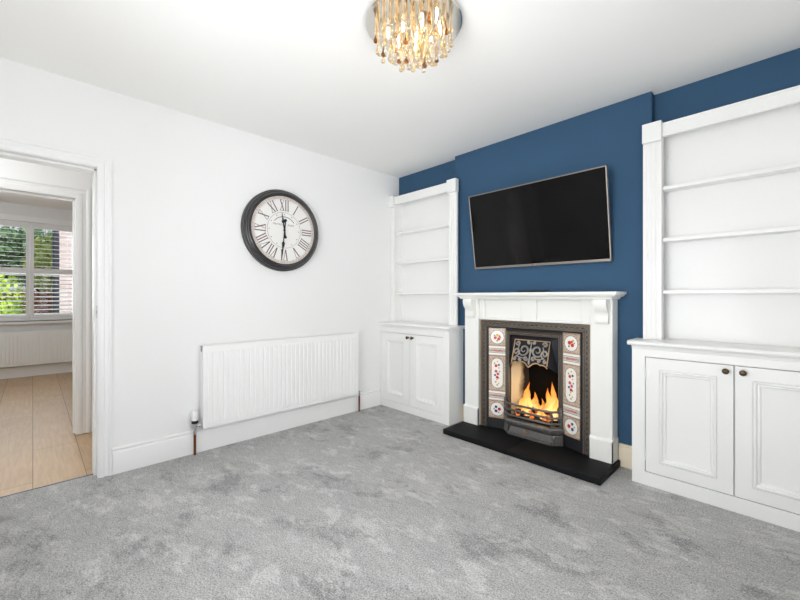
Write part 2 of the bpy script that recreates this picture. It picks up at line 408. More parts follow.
o = MB().box(BX0, 1.42, BY, 3.4, 0, H).box(1.89, BX1, BY, 3.4, 0, H).box(1.42, 1.89, BY, 3.4, .9, H).box(1.42, 1.89, 3.2, 3.4, 0, .9)
struct(o.build('wall_back', 'blue'))
# front wall with the wide window behind the viewer
FWIN = [(1.50, 2.62, .55, 2.34, 3), (2.80, 3.22, .60, 2.34, 2)]
fw = MB(); xs = 0
for a, b, c, d, n in FWIN:
    fw.box(xs, a, YF-.2, YF, 0, H).box(a, b, YF-.2, YF, 0, c).box(a, b, YF-.2, YF, d, H); xs = b
struct(fw.box(xs, W, YF-.2, YF, 0, H).build('wall_front', 'wall'))
for num, (WX0, WX1, WZ0, WZ1, n) in zip((1, 4), FWIN):
    wn = structE('window_%d' % num, ((WX0+WX1)/2, YF-.1, WZ0))
    f = MB()
    f.box(WX0, WX0+.05, YF-.16, YF-.06, WZ0, WZ1, .004).box(WX1-.05, WX1, YF-.16, YF-.06, WZ0, WZ1, .004)
    f.box(WX0, WX1, YF-.16, YF-.06, WZ0, WZ0+.07, .004).box(WX0, WX1, YF-.16, YF-.06, WZ1-.07, WZ1, .004)
    for i in range(1, n):
        xm = WX0+(WX1-WX0)*i/n; f.box(xm-.016, xm+.016, YF-.15, YF-.07, WZ0+.05, WZ1-.05, .003)
    for zz in (1.02, 1.45, 1.88): f.box(WX0+.05, WX1-.05, YF-.145, YF-.075, zz-.02, zz+.02, .003)
    f.build('frame', 'trim', wn)
    MB().box(WX0+.04, WX1-.04, YF-.112, YF-.108, WZ0+.05, WZ1-.05).build('pane', 'glass', wn)
    MB().box(WX0-.04, WX1+.04, YF-.06, YF+.08, WZ0-.03, WZ0, .006).build('sill', 'trim', wn)

# ---- door lining and architrave (first doorway)
ARCH = [(0, 0), (0, .009), (.007, .012), (.013, .016), (.021, .017), (.029, .016), (.033, .011), (.05, .010), (.054, .016), (.060, .020), (.070, .020), (.070, 0)]
def architrave(name, y0, y1, zh, x, d, parent, m, z0=0, sc=1):
    vs = []; fs = []
    for w, t in ARCH:
        w *= sc
        vs += [(x+d*t, y0-w, z0), (x+d*t, y0-w, zh+w), (x+d*t, y1+w, zh+w), (x+d*t, y1+w, z0)]
    n = len(ARCH)
    for j in range(n):
        k = (j+1) % n
        for i in range(3): fs.append([j*4+i, j*4+i+1, k*4+i+1, k*4+i])
    fs += [[j*4 for j in range(n)], [j*4+3 for j in range(n)]]
    return MB().add(vs, fs).build(name, m, parent, smooth=35)
dr = structE('door_1', (-.065, -.1, 0))
J0, J1, JH = -.472, .297, 1.985
MB().box(-.13, 0, J1, DY1, 0, DZ).box(-.13, 0, DY0, J0, 0, DZ).box(-.13, 0, J0, J1, JH, DZ).build('lining', 'trim', dr)
MB().box(-.13, -.045, J1-.015, J1, 0, JH, .002).box(-.13, -.045, J0, J0+.015, 0, JH, .002).box(-.13, -.045, J0, J1, JH-.015, JH, .002).build('door_stop', 'trim', dr)
architrave('architrave', J0-.003, J1+.003, JH+.003, 0, 1, dr, 'trim')
architrave('architrave', J0-.003, J1+.003, JH+.003, -.13, -1, dr, 'trim')
MB().box(-.036, -.008, J1-.0015, J1+.001, 1.02, 1.10, .0005).box(-.032, -.006, J1-.005, J1-.0012, 1.045, 1.072, .001).build('strike_plate', 'silver', dr)

# ---- hall, second doorway, far room
HX = -1.10
E0, E1 = -.52, .257
struct(MB().box(HX-.12, HX, -2.2, E0-.028, 0, H).box(HX-.12, HX, E1+.028, 2.2, 0, H).box(HX-.12, HX, E0-.028, E1+.028, 2.013, H).build('wall_middle', 'wall'))
struct(MB().box(-1.22, -.13, 1.8, 1.9, 0, H).build('wall_middle', 'wall'))
struct(MB().box(-1.22, -.13, -1.9, -1.8, 0, H).build('wall_middle', 'wall'))
struct(MB().box(-5.0, -.13, -2.35, 2.35, H, H+.12).build('ceiling', 'ceil'))
d2 = structE('door_2', (HX-.06, -.13, 0))
MB().box(HX-.12, HX, E1, E1+.028, 0, 2.013).box(HX-.12, HX, E0-.028, E0, 0, 2.013).box(HX-.12, HX, E0, E1, 1.985, 2.013).build('lining', 'trim', d2)
MB().box(HX-.09, HX-.045, E1-.013, E1, 0, 1.985, .002).box(HX-.09, HX-.045, E0, E0+.013, 0, 1.985, .002).box(HX-.09, HX-.045, E0, E1, 1.972, 1.985, .002).build('door_stop', 'trim', d2)
architrave('architrave', E0-.003, E1+.003, 1.988, HX, 1, d2, 'trim', sc=1.35)
struct(MB().box(HX, HX+.016, E1+.1, 1.8, 0, .17, .003).build('baseboard_middle', 'trim'))
FX = -4.66
WY0, WY1 = -1.06, .50
FZ0, FZ1 = .80, 2.28
struct(MB().box(FX-.3, FX, -2.2, WY0, 0, H).box(FX-.3, FX, WY1, 2.2, 0, H).box(FX-.3, FX, WY0, WY1, 0, FZ0).box(FX-.3, FX, WY0, WY1, FZ1, H).build('wall_far', 'fargrey'))
struct(MB().box(FX-.3, -1.22, -2.35, -2.2, 0, H).build('wall_far_left', 'fargrey'))
struct(MB().box(FX-.3, -1.22, 2.2, 2.35, 0, H).build('wall_far_right', 'fargrey'))
struct(MB().box(FX, FX+.018, -2.2, 2.2, 0, .155, .004).build('baseboard_far', 'trim'))
# far window: sash frame, glass, sill
w2 = structE('window_2', (FX-.15, (WY0+WY1)/2, FZ0))
f = MB()
for a, b in ((WY0, WY0+.06), (WY1-.05, WY1), (-.06, 0)): f.box(FX-.26, FX-.2, a, b, FZ0, FZ1, .004)
for a, b in ((FZ0, FZ0+.09), (FZ1-.07, FZ1), (1.50, 1.56)): f.box(FX-.26, FX-.2, WY0, WY1, a, b, .004)
f.build('frame', 'trim', w2)
MB().box(FX-.232, FX-.228, WY0+.04, WY1-.03, FZ0+.05, FZ1-.05).build('pane', 'glass', w2)
f = MB().box(FX-.2, FX+.05, WY0-.05, WY1+.05, FZ0-.035, FZ0, .006).build('sill', 'trim', w2)
f = MB()
f.box(FX-.05, FX+.012, WY0-.05, WY0+.02, FZ0, FZ1+.05, .004).box(FX-.05, FX+.012, WY1-.02, WY1+.05, FZ0, FZ1+.05, .004).box(FX-.05, FX+.012, WY0-.05, WY1+.05, FZ1-.03, FZ1+.05, .004)
f.build('shutter_frame', 'trim', w2)
# plantation shutters, three hinged panels
def shutter(y0, y1, label):
    t = thing('window_shutter', label, 'shutter', (FX-.02, (y0+y1)/2, FZ0+.012), 'white louvred shutters on the garden window')
    z0, z1 = FZ0+.012, FZ1-.032
    a, b = FX-.036, FX-.006
    f = MB()
    f.box(a, b, y0+.002, y0+.042, z0, z1, .003).box(a, b, y1-.042, y1-.002, z0, z1, .003)
    f.box(a, b, y0+.042, y1-.042, z0, .875, .003).box(a, b, y0+.042, y1-.042, 2.165, z1, .003).box(a, b, y0+.042, y1-.042, 1.505, 1.578, .003)
    f.build('panel_frame', 'fargrey', t)
    for lo, hi, tilt in ((.875, 1.505, 15), (1.578, 2.165, 6)):
        m = MB(); n = round((hi-lo)/.0635); ca, sa = math.cos(math.radians(tilt)), math.sin(math.radians(tilt))
        for i in range(n):
            z = lo+(hi-lo)*(i+.5)/n; cx = (a+b)/2; hw = .031
            P = []
            for k in range(10):
                q = 2*PI*k/10; px, pz = hw*math.cos(q), .0036*math.sin(q)
                P.append((cx+px*ca-pz*sa, z-px*sa-pz*ca))
            m.add([(x, y0+.043, zz) for x, zz in P]+[(x, y1-.043, zz) for x, zz in P],
                  [list(range(10)), list(range(10, 20))]+[[k, (k+1) % 10, 10+(k+1) % 10, 10+k] for k in range(10)])
        m.build('louvres', 'fargrey', t, smooth=40)
    for hz in (1.1, 1.9): MB().box(b, b+.003, y0+.004, y0+.03, hz, hz+.06, .001).build('hinge', 'fargrey', t)
shutter(-.029, .484, 'white louvred shutter nearest the doorway edge, dark pipe and pale brick outside it')
shutter(-.542, -.030, 'white louvred shutter at the left edge of the photo, lime green leaves outside it')
shutter(-1.045, -.543, 'white louvred shutter farthest along the garden window from the doorway edge')

# ------------------------------------------------------------------ baseboards
SK = [(0, 0), (.018, 0), (.018, .135), (.016, .142), (.011, .148), (.011, .153), (.015, .160), (.010, .168), (0, .170)]
struct(MB().prism([(t, z) for t, z in SK], 'y', J1+.075, 2.684).build('baseboard_left', 'trim', smooth=30))
struct(MB().prism([(t, z) for t, z in SK], 'y', YF, J0-.075).build('baseboard_left', 'trim', smooth=30))
struct(MB().prism([(BY-t, z*.9) for t, z in SK], 'x', 2.262, 2.386).build('baseboard_back', 'cream', smooth=30))
struct(MB().prism([(BY-t, z*.9) for t, z in SK], 'x', .948, 1.036).build('baseboard_back', 'cream', smooth=30))
struct(MB().prism([(W-t, z) for t, z in SK], 'y', YF, 2.70).build('baseboard_right', 'trim', smooth=30))
struct(MB().prism([(YF+t, z) for t, z in SK], 'x', .02, W-.02).build('baseboard_front', 'trim', smooth=30))

# ------------------------------------------------------------------ alcove cabinets and bookcases
def knob(parent, x, y, z):
    return MB().lathe([(.0001, 0), (.009, 0), (.009, -.003), (.0055, -.006), (.005, -.012), (.010, -.017), (.0150, -.021), (.0160, -.025), (.0135, -.030), (.007, -.033), (.0001, -.034)], (x, y, z), 'y', 20).build('knob', 'bronze', parent, smooth=50)
def cab_door(parent, x0, x1, z0, z1, yf, px0, px1, pz0, pz1, kx, kz, hx, name='door'):
    f = lambda x, y, z: (x, y, z)
    x0 += .0006; x1 -= .0006; z0 += .001; z1 -= .001
    R = [(x0, x1, z0, z1, yf+.022), (x0, x1, z0, z1, yf+.0015), (x0+.0015, x1-.0015, z0+.0015, z1-.0015, yf)]
    for w, d in ((0, 0), (.0005, .005), (.004, .0055), (.006, -.003), (.013, -.005), (.018, -.001), (.0195, .006), (.022, .0075), (.028, .0065), (.033, .011), (.0345, .017), (.040, .0175)):
        R.append((px0+w, px1-w, pz0+w, pz1-w, yf+d*1.25))
    d = MB().loops(R, f).build(name, 'gloss', parent, smooth=25)
    knob(d, kx, yf, kz)
    for hz in (z0+.10, z1-.095):
        MB().tube([(hx, yf-.002, hz-.03), (hx, yf-.002, hz+.03)], .0055, 8).build('hinge', 'gloss', d, smooth=50)
    return d
def cabinet(label, x0, x1, yf, doors, zt, tx0, tx1, side, loc):
    t = thing('alcove_cabinet', label, 'cabinet', loc)
    zb = zt-.030
    dz0, dz1 = doors[0][2], doors[0][3]
    # carcass: boards behind the face frame, notched round the chimney breast
    c = MB()
    in0, in1 = (x0, BX0-.004) if side < 0 else (BX1+.004, x1)
    c.box(in0+.002, in0+.02, yf+.025, D-.004, 0, zb).box(in1-.02, in1-.002, yf+.025, D-.004, 0, zb)
    c.box(in0+.02, in1-.02, yf+.025, D-.004, .05, .068).box(in0+.02, in1-.02, D-.016, D-.004, .068, zb)
    if side < 0: c.box(x1-.02, x1, yf+.02, BY-.003, 0, zb)
    else: c.box(x0, x0+.02, yf+.02, BY-.003, 0, zb)
    c.build('carcass', 'gloss', t)
    da, db = doors[0][0]-.003, doors[-1][1]+.003
    ff = MB().box(x0, da, yf, yf+.022, 0, zb).box(db, x1, yf, yf+.022, 0, zb).box(da, db, yf, yf+.022, 0, dz0-.003).box(da, db, yf, yf+.022, dz1+.003, zb)
    mid = (doors[0][1]+doors[1][0])/2
    ff.box(mid-.02, mid+.02, yf+.0245, yf+.04, dz0-.003, dz1+.003)
    ff.build('face_frame', 'gloss', t)
    for d in doors: cab_door(t, *d)
    # worktop with a rounded nose and cove under it
    nose = [(yf-.030+.014*(1-math.cos(a))*1.0, zt-.015+.014*math.sin(a)) for a in [PI/2*(1-k/4) for k in range(9)]]
    pts = [(BY-.003, zt-.001), (yf-.016, zt-.001)]+nose[1:-1]+[(yf-.016, zt-.029), (yf-.010, zb), (BY-.003, zb)]
    w = MB().prism(pts, 'x', tx0, tx1)
    a, b = (max(tx0, .0), BX0-.003) if side < 0 else (BX1+.003, tx1)
    w.box(a, b, BY-.003, D-.003, zb, zt-.001)
    w.build('worktop', 'gloss', t, smooth=30)
    cv = MB().prism([(yf, zb-.022), (yf-.004, zb-.02), (yf-.006, zb-.010), (yf-.012, zb-.003), (yf-.013, zb), (yf, zb)], 'x', x0, x1)
    cv.build('cove_moulding', 'gloss', t, smooth=30)
    return t
LZ = .890
cabinet('white alcove cabinet left of the fireplace, against the white radiator wall', .002, .945, 2.688,
        [(.022, .447, .072, .785, 2.689, .10, .372, .14, .715, .430, .752, .021),
         (.451, .872, .072, .785, 2.689, .527, .795, .14, .715, .492, .752, .873)], LZ, .002, .965, -1, (.47, 2.83, 0))
cabinet('white alcove cabinet right of the fireplace, at the right edge of the photo', 2.387, 3.357, 2.71,
        [(2.460, 2.869, .085, .787, 2.711, 2.530, 2.803, .153, .720, 2.838, .755, 2.459),
         (2.8735, 3.288, .085, .787, 2.711, 2.942, 3.215, .153, .720, 2.908, .755, 3.289)], .886, 2.367, 3.357, 1, (2.87, 2.85, 0))

def bookcase(label, px, x0, x1, zt, side, loc, hdr):
    """px: list of (x0,x1) pilasters; shelf bay between"""
    t = thing('bookcase', label, 'bookcase', loc)
    yf = 2.842
    b0, b1 = px[0][1], px[1][0]
    i0, i1 = (x0, BX0-.004) if side < 0 else (BX1+.004, x1)
    MB().box(i0, i1, D-.014, D-.004, zt, 2.243).build('back_panel', 'backpanel', t)
    s = MB().box(b0-.016, b0, yf+.02, (D-.014), zt, 2.24) if side < 0 else MB().box(i0, i0+.016, BY, D-.014, zt, 2.24).box(b0-.016, b0, yf+.02, BY-.003, zt, 2.24)
    s.build('side_panel', 'gloss', t)
    e0, e1 = (b1, BX0-.004) if side < 0 else (b1, b1+.016)
    s = MB().box(b1, b1+.016, yf+.02, (BY-.003 if side < 0 else D-.014), zt, 2.24)
    if side < 0: s.box(BX0-.02, BX0-.004, BY-.003, D-.014, zt, 2.24)
    s.build('side_panel', 'gloss', t)
    for a, b in px:
        w = b-a; P = [(a, yf+.022), (a, yf)]
        if w > .08:
            for k in range(3):
                c = a+w*(.25+.25*k); g = .007
                P += [(c-g, yf), (c-g*.5, yf+.005), (c+g*.5, yf+.005), (c+g, yf)]
        P += [(b, yf), (b, yf+.022)]
        p = MB().prism(P, 'z', zt, 2.14).build('pilaster', 'gloss', t)
        MB().box(a-(0 if a < .01 else .003 if side < 0 else 0), b+(.007 if side < 0 and a > .1 else .004), yf-.028, yf+.02, 2.14, 2.262, .003).build('corner_block', 'gloss', p)
    MB().box(b0+.004, b1-.004, yf, yf+.022, 2.165, 2.246, .002).box(b0+.004, b1-.004, yf-.006, yf+.03, 2.236, 2.248, .002).build('header', 'gloss', t)
    MB().box(i0, i1, BY-.002, D-.014, 2.225, 2.243).box(b0, b1, yf+.022, BY-.002, 2.225, 2.243).build('top_board', 'gloss', t)
    for z in hdr:
        sh = MB().box(b0+.001, b1-.001, yf+.026, D-.015, z-.011, z+.011, .002)
        sh.build('shelf', 'gloss', t)
    return t
bookcase('white open bookcase left of the television, standing on the left cabinet', [(.002, .062), (.815, .912)], .002, .912, LZ, -1, (.46, 2.92, LZ), (1.852, 1.526, 1.197))
bookcase('white open bookcase right of the television, standing on the right cabinet', [(2.416, 2.516), (3.257, 3.357)], 2.416, 3.357, .886, 1, (2.88, 2.92, .886), (1.845, 1.518, 1.188))

# ------------------------------------------------------------------ fireplace
HZ = .043
h = thing('hearth', 'black slate hearth on the grey carpet in front of the fireplace', 'hearth', (1.655, 2.7, 0))
def hearth_slab(a, b):
    MB().box(a, b, 2.49, BY-.02, .0, HZ, .005, 3).build('slab', 'slate', h, smooth=30)
hearth_slab(1.035, 1.6402); hearth_slab(1.6408, 2.274)

t = thing('fireplace_surround', 'white painted wooden fireplace surround with corbels under its mantel shelf', 'mantelpiece', (1.655, 2.85, HZ))
# mantel shelf: stepped profile swept round front and both ends
prof = [(0, 1.140), (.012, 1.141), (.018, 1.148), (.022, 1.156), (.034, 1.160), (.044, 1.166), (.046, 1.172), (.056, 1.174), (.056, 1.190), (.053, 1.192)]
mx0, mx1, my = 1.054, 2.250, 2.738
vs = []; fs = []
for w, z in prof:
    vs += [(mx0-w, BY-.003, z), (mx0-w, my-w, z), (mx1+w, my-w, z), (mx1+w, BY-.003, z)]
n = len(prof)
for j in range(n-1):
    for i in range(4): fs.append([j*4+i, j*4+(i+1) % 4, (j+1)*4+(i+1) % 4, (j+1)*4+i])
fs += [[0, 1, 2, 3], [(n-1)*4+i for i in range(4)]]
MB().add(vs, fs).build('mantel_shelf', 'surround', t, smooth=25)
yfz = 2.803
f = MB().box(1.19, 2.112, yfz+.026, BY-.05, .962, 1.14)
for a, b in ((1.19, 1.238), (1.583, 1.709), (2.045, 2.112)): f.box(a, b, yfz, yfz+.028, .962, 1.14, .004)
f.box(1.238, 1.583, yfz, yfz+.028, .962, .982, .004).box(1.709, 2.045, yfz, yfz+.028, .962, .982, .004)
f.box(1.238, 1.583, yfz, yfz+.028, 1.128, 1.14, .004).box(1.709, 2.045, yfz, yfz+.028, 1.128, 1.14, .004)
f.build('frieze', 'surround', t)
for a, b, ca, cb in ((1.047, 1.190, 1.078, 1.166), (2.112, 2.252, 2.152, 2.236)):
    l = MB().box(a, b, 2.785, BY-.003, HZ, 1.14, .003).build('leg', 'surround', t)
    pl = MB().prism([(2.785, HZ), (2.772, HZ), (2.772, .182), (2.775, .190), (2.781, .194), (2.785, .200)], 'x', a-.003, b+.005)
    pl.box(b, b+.005, 2.772, BY-.003, HZ, .192).box(a-.003, a, 2.772, BY-.003, HZ, .192)
    pl.build('plinth', 'surround', l)
    # corbel: S-shaped bracket
    P = [(2.785, 1.14), (2.715, 1.14), (2.712, 1.125), (2.713, 1.105), (2.719, 1.085), (2.732, 1.066), (2.746, 1.053), (2.753, 1.040), (2.752, 1.020), (2.750, 1.0), (2.752, .985), (2.758, .976), (2.785, .973)]
    MB().prism(P, 'x', ca, cb).build('corbel', 'surround', l, smooth=40)

# cast-iron tiled insert -------------------------------------------------
YI = 2.812
CX = 1.655
ins = thing('fireplace_insert', 'black cast iron fireplace insert with floral tile panels either side of fire', 'fireplace', (CX, 2.85, HZ))
X0, X1, ZT = 1.205, 2.108, .960
fr = MB()
def band(x0, x1, z0, z1, y, hollow, prof):
    """inverted-U moulded band; prof: (inset, forward)"""
    vs = []; fs = []
    for w, d in prof:
        vs += [(x0+w, y-d, z0), (x0+w, y-d, z1-w), (x1-w, y-d, z1-w), (x1-w, y-d, z0)]
    for j in range(len(prof)-1):
        for i in range(3): fs.append([j*4+i, j*4+i+1, (j+1)*4+i+1, (j+1)*4+i])
    return vs, fs
BW = .056
pr = [(0, -.02), (0, .004), (.003, .010), (.009, .011), (.013, .004), (.040, .004), (.044, .010), (.052, .010), (BW, .003), (BW, -.02)]
fr.add(*band(X0, X1, HZ, ZT, YI, True, pr))
fr.build('outer_frame', 'pewter', ins, smooth=25)
# beaded ornament running round the band
orn = MB()
def bead(x, z, vert):
    a, b = (.0045, .012) if vert else (.012, .0045)
    orn.sphere((x, YI-.004, z), 1, 8, 6, (a, .003, b))
    for sg in (-1, 1):
        orn.sphere((x+(.010*sg if vert else .019), YI-.004, z+(.019 if vert else .010*sg)), 1, 6, 5, (.0025, .003, .0025))
k = 0
z = .075
while z < .915:
    bead(X0+.0265, z, True); bead(X1-.0265, z, True); z += .038
x = X0+.05
while x < X1-.04: bead(x, ZT-.0265, False); x += .038
orn.build('bead_markings', 'ironblk', ins, smooth=40)
MB().tube([(X0+.002, YI-.011, HZ), (X0+.002, YI-.011, ZT-.002), (X1-.002, YI-.011, ZT-.002), (X1-.002, YI-.011, HZ)], .0028, 6).build('frame_edge', 'copper_trim', ins, smooth=50)
# black backing plates: strip beside the tiles, splayed panel below the tiles, lintel
ia0, ia1, IZ = 1.418, 1.892, .882          # inner moulded arch (outer edge)
YA = 2.862
bp = MB()
for s in (-1, 1):
    e = X0+BW if s < 0 else X1-BW
    i = ia0 if s < 0 else ia1
    ty0 = e+.018 if s < 0 else e-.018
    bp.add([(e, YI, HZ), (ty0, YI+.004, HZ), (i, YA, HZ), (i, YA, .905), (ty0, YI+.004, .905), (e, YI, .905)], [[0, 1, 4, 5], [1, 2, 3, 4]])
bp.add([(X0+BW, YI, .905), (X1-BW, YI, .905), (ia1, YA, .895), (ia0, YA, .895)], [[0, 1, 2, 3]])
bp.box(X0+BW, ia0, YA+.002, YA+.02, HZ, .905).box(ia1, X1-BW, YA+.002, YA+.02, HZ, .905).box(ia0, ia1, YA+.002, YA+.02, IZ-.005, .905)
bp.build('back_plate', 'ironblk', ins)
# inner moulded arch
MB().add(*band(ia0-.004, ia1+.004, HZ, IZ, YA, True, [(0, 0), (0, .012), (.006, .016), (.012, .012), (.016, .006), (.024, .006), (.028, .014), (.034, .014), (.038, .006), (.038, -.02)])).build('inner_arch', 'pewter', ins, smooth=25)
io0, io1, iz = ia0+.034, ia1-.034, IZ-.038
# tiles: five in each splayed panel -------------------------------------
def tile_panel(s):
    e = X0+BW+.018 if s < 0 else X1-BW-.018
    i = ia0-.004 if s < 0 else ia1+.004
    p0 = Vector((e, YI+.002, 0)) if s < 0 else Vector((i, YA-.002, 0))      # left edge as seen
    p1 = Vector((i, YA-.002, 0)) if s < 0 else Vector((e, YI+.002, 0))
    ud = (p1-p0); w = ud.length; ud.normalize(); nd = Vector((ud.y, -ud.x, 0))   # nd faces the room
    def P(u, z, d): return p0+ud*u+nd*d+Vector((0, 0, z))
    def slab(m, u0, u1, z0, z1, d0, d1):
        m.add([P(u, z, d) for d in (d0, d1) for u, z in ((u0, z0), (u1, z0), (u1, z1), (u0, z1))],
              [[3, 2, 1, 0], [4, 5, 6, 7], [0, 1, 5, 4], [1, 2, 6, 5], [2, 3, 7, 6], [3, 0, 4, 7]]); return m
    def stad(m, cu, cz, r, hl, d0, d1, seg=10):
        pts = [(cu+r*math.cos(a), cz+hl+r*math.sin(a)) for a in [PI*k/seg for k in range(seg+1)]]+[(cu+r*math.cos(a), cz-hl+r*math.sin(a)) for a in [PI+PI*k/seg for k in range(seg+1)]]
        n = len(pts)
        m.add([P(u, z, d0) for u, z in pts]+[P(u, z, d1) for u, z in pts], [list(range(n))[::-1], list(range(n, 2*n))]+[[k, (k+1) % n, n+(k+1) % n, n+k] for k in range(n)]); return m
    z = .892
    rnd = random.Random(3+s)
    for kind, hgt in (('rose', .152), ('strip', .076), ('oval', .306), ('strip', .076), ('rose2', .152)):
        z0, z1 = z-hgt+.0008, z-.0008; cz = (z0+z1)/2; cu = w/2
        if kind == 'strip':
            tl = slab(MB(), 0, w, z0, z1, 0, .006).build('tile', 'tilewhite', ins)
            for q in (-.020, .016): slab(MB(), 0, w, cz+q, cz+q+.004, .006, .0068).build('border_line', 'tileblueline', tl)
            slab(MB(), .0, w, cz-.012, cz+.012, .006, .0066).build('border_band', 'tilepink', tl)
            slab(MB(), .03, w-.03, cz-.003, cz+.003, .0066, .0074).build('border_stripe', 'fl_pink', tl)
        else:
            tl = slab(MB(), 0, w, z0, z1, 0, .006).build('tile', 'tilepink', ins)
            for q in (z0+.004, z1-.008): slab(MB(), 0, w, q, q+.004, .006, .0066).build('border_line', 'tileline', tl)
            hl = 0 if kind != 'oval' else .078
            r = .052 if kind != 'oval' else .044
            stad(MB(), cu, cz, r+.006, hl, .006, .0066).build('medallion_ring', 'tileblueline', tl)
            stad(MB(), cu, cz, r+.003, hl, .0066, .0070).build('medallion', 'tilewhite', tl)
            names = {'fl_red': 'red_flower', 'fl_pink': 'pink_flower', 'fl_blue': 'blue_flower', 'fl_yel': 'yellow_flower', 'fl_green': 'green_leaf'}
            def dot(c, u, zz, rr):
                stad(MB(), u, zz, rr, 0, .0070, .0078, 4).build(names[c], c, tl)
            if kind == 'rose':
                spots = [('fl_red', -.016, -.006, .014), ('fl_red', .013, -.014, .014), ('fl_yel', .001, .017, .013), ('fl_red', .019, .008, .009), ('fl_green', -.022, .014, .007), ('fl_green', .0, -.03, .008), ('fl_green', .028, -.002, .006)]
                if s > 0: spots = [('fl_red', -.014, .004, .015), ('fl_red', .012, -.012, .015), ('fl_red', .006, .012, .010), ('fl_yel', .018, .022, .009), ('fl_green', -.018, -.022, .008), ('fl_green', .028, .004, .006)]
            elif kind == 'rose2':
                spots = [('fl_blue', -.010, .018, .012), ('fl_blue', -.010, -.016, .013), ('fl_red', .018, .002, .014), ('fl_green', -.026, .0, .006), ('fl_green', .012, -.026, .006)]
                if s > 0: spots = [('fl_red', -.018, .0, .015), ('fl_blue', .010, .022, .011), ('fl_blue', .012, -.016, .013), ('fl_green', .028, .004, .006)]
            else:
                spots = []
                for kk, (c, du, dz) in enumerate([('fl_yel', .002, .10), ('fl_blue', .014, .07), ('fl_red', -.010, .062), ('fl_green', -.022, .082), ('fl_yel', .014, .045), ('fl_pink', -.010, .015), ('fl_pink', .006, -.006), ('fl_blue', -.018, -.018), ('fl_green', .02, .015), ('fl_green', .012, -.04), ('fl_yel', -.002, -.055), ('fl_red', .0, -.035), ('fl_green', -.012, -.075), ('fl_yel', .012, -.085), ('fl_green', .0, -.10)]):
                    spots.append((c, du, dz, .0125 if c in ('fl_red', 'fl_pink') else .0095 if c == 'fl_blue' else .0065))
            for c, du, dz, rr in spots: dot(c, cu+du, cz+dz, rr)
        z -= hgt
tile_panel(-1); tile_panel(1)
# firebox
YB = 3.10
fb = MB()
fb.add([(io0+.06, YB, HZ), (io1-.06, YB, HZ), (io1-.06, YB-.05, iz), (io0+.06, YB-.05, iz)], [[0, 1, 2, 3]])
fb.add([(io0, YA+.02, iz), (io1, YA+.02, iz), (io1-.06, YB-.05, iz), (io0+.06, YB-.05, iz)], [[0, 1, 2, 3]])
fb.add([(io0, YA+.02, HZ+.001), (io1, YA+.02, HZ+.001), (io1-.06, YB, HZ+.001), (io0+.06, YB, HZ+.001)], [[0, 1, 2, 3]])
fb.build('fireback', 'soot', ins)
for s in (-1, 1):
    e, g = (io0, io0+.06) if s < 0 else (io1, io1-.06)
    MB().add([(e, YA+.018, HZ), (g, YB, HZ), (g, YB-.05, iz), (e, YA+.018, iz), (e-s*-.006, YA+.018, HZ), (g-s*-.006, YB, HZ), (g-s*-.006, YB-.05, iz), (e-s*-.006, YA+.018, iz)],
             [[0, 1, 2, 3], [4, 5, 6, 7], [0, 1, 5, 4], [3, 2, 6, 7], [0, 3, 7, 4], [1, 2, 6, 5]]).build('firebox_cheek', 'cheek', ins)
# hood: projecting ornamental canopy over the fire
hd0, hd1 = CX-.150, CX+.150
yt, yb = 2.848, 2.790
zt_, zb_ = .815, .630
def hy(z): return yt+(yb-yt)*(zt_-z)/(zt_-zb_)
bott = []                                     # scalloped lower edge, left to right
NS = 36
for k in range(NS+1):
    u = k/NS; x = hd0+(hd1-hd0)*u
    q = abs(u-.5)*2
    if q < .16: dz = -.022*(1-q/.16)**.8-.004
    elif q < .62: dz = .012*math.sin((q-.16)/.46*PI)-.004+.004*(q-.16)/.46
    else: dz = -.018*((q-.62)/.38)+.009*math.sin((q-.62)/.38*PI)
    bott.append((x, zb_+dz))
P = [(hd0, zt_)]+bott+[(hd1, zt_)]
n = len(P)
hb = MB().add([(x, hy(z), z) for x, z in P]+[(x, hy(z)+.008, z) for x, z in P], [list(range(n)), list(range(n, 2*n))]+[[k, (k+1) % n, n+(k+1) % n, n+k] for k in range(n)])
# cheeks of the hood back to the arch and the sloping top
for s, hx, ex in ((-1, hd0, io0), (1, hd1, io1)):
    hb.add([(hx, hy(zt_), zt_), (hx, hy(zb_), zb_-.006), (ex, YA+.012, zb_-.066), (ex, YA+.004, iz), (hx, hy(zt_)+.01, zt_), (hx, hy(zb_)+.01, zb_-.006), (ex, YA+.02, zb_-.066), (ex, YA+.012, iz)],
           [[0, 1, 2, 3], [4, 5, 6, 7], [1, 2, 6, 5], [0, 3, 7, 4], [0, 1, 5, 4], [2, 3, 7, 6]])
hb.add([(hd0, hy(zt_), zt_), (hd1, hy(zt_), zt_), (io1, YA+.004, iz), (io0, YA+.004, iz)], [[0, 1, 2, 3]])
hood = hb.build('hood', 'iron', ins)
off = .004
def HP(x, z, d=off): return (x, hy(z)-d, z)
MB().tube([HP(hd0+.004, zb_), HP(hd0+.004, zt_-.004), HP(hd1-.004, zt_-.004), HP(hd1-.004, zb_)], .0048, 6).tube([HP(x, z+.004) for x, z in bott], .0048, 6).build('hood_border', 'copper_trim', hood, smooth=50)
sc = MB()
def spiral(cx, cz, r, turns, a0, hand, tail=None):
    pts = []; N = 34
    for k in range(N+1):
        u = k/N; a = a0+hand*u*turns*2*PI; rr = r*(1-.82*u)
        pts.append(HP(cx+rr*math.cos(a), cz+rr*math.sin(a), .006))
    if tail: pts = [HP(*q, .006) for q in tail]+pts
    sc.tube(pts, [.0064*(.5+.7*math.sin(PI*min(1, .1+k/len(pts)))) for k in range(len(pts))], 6)
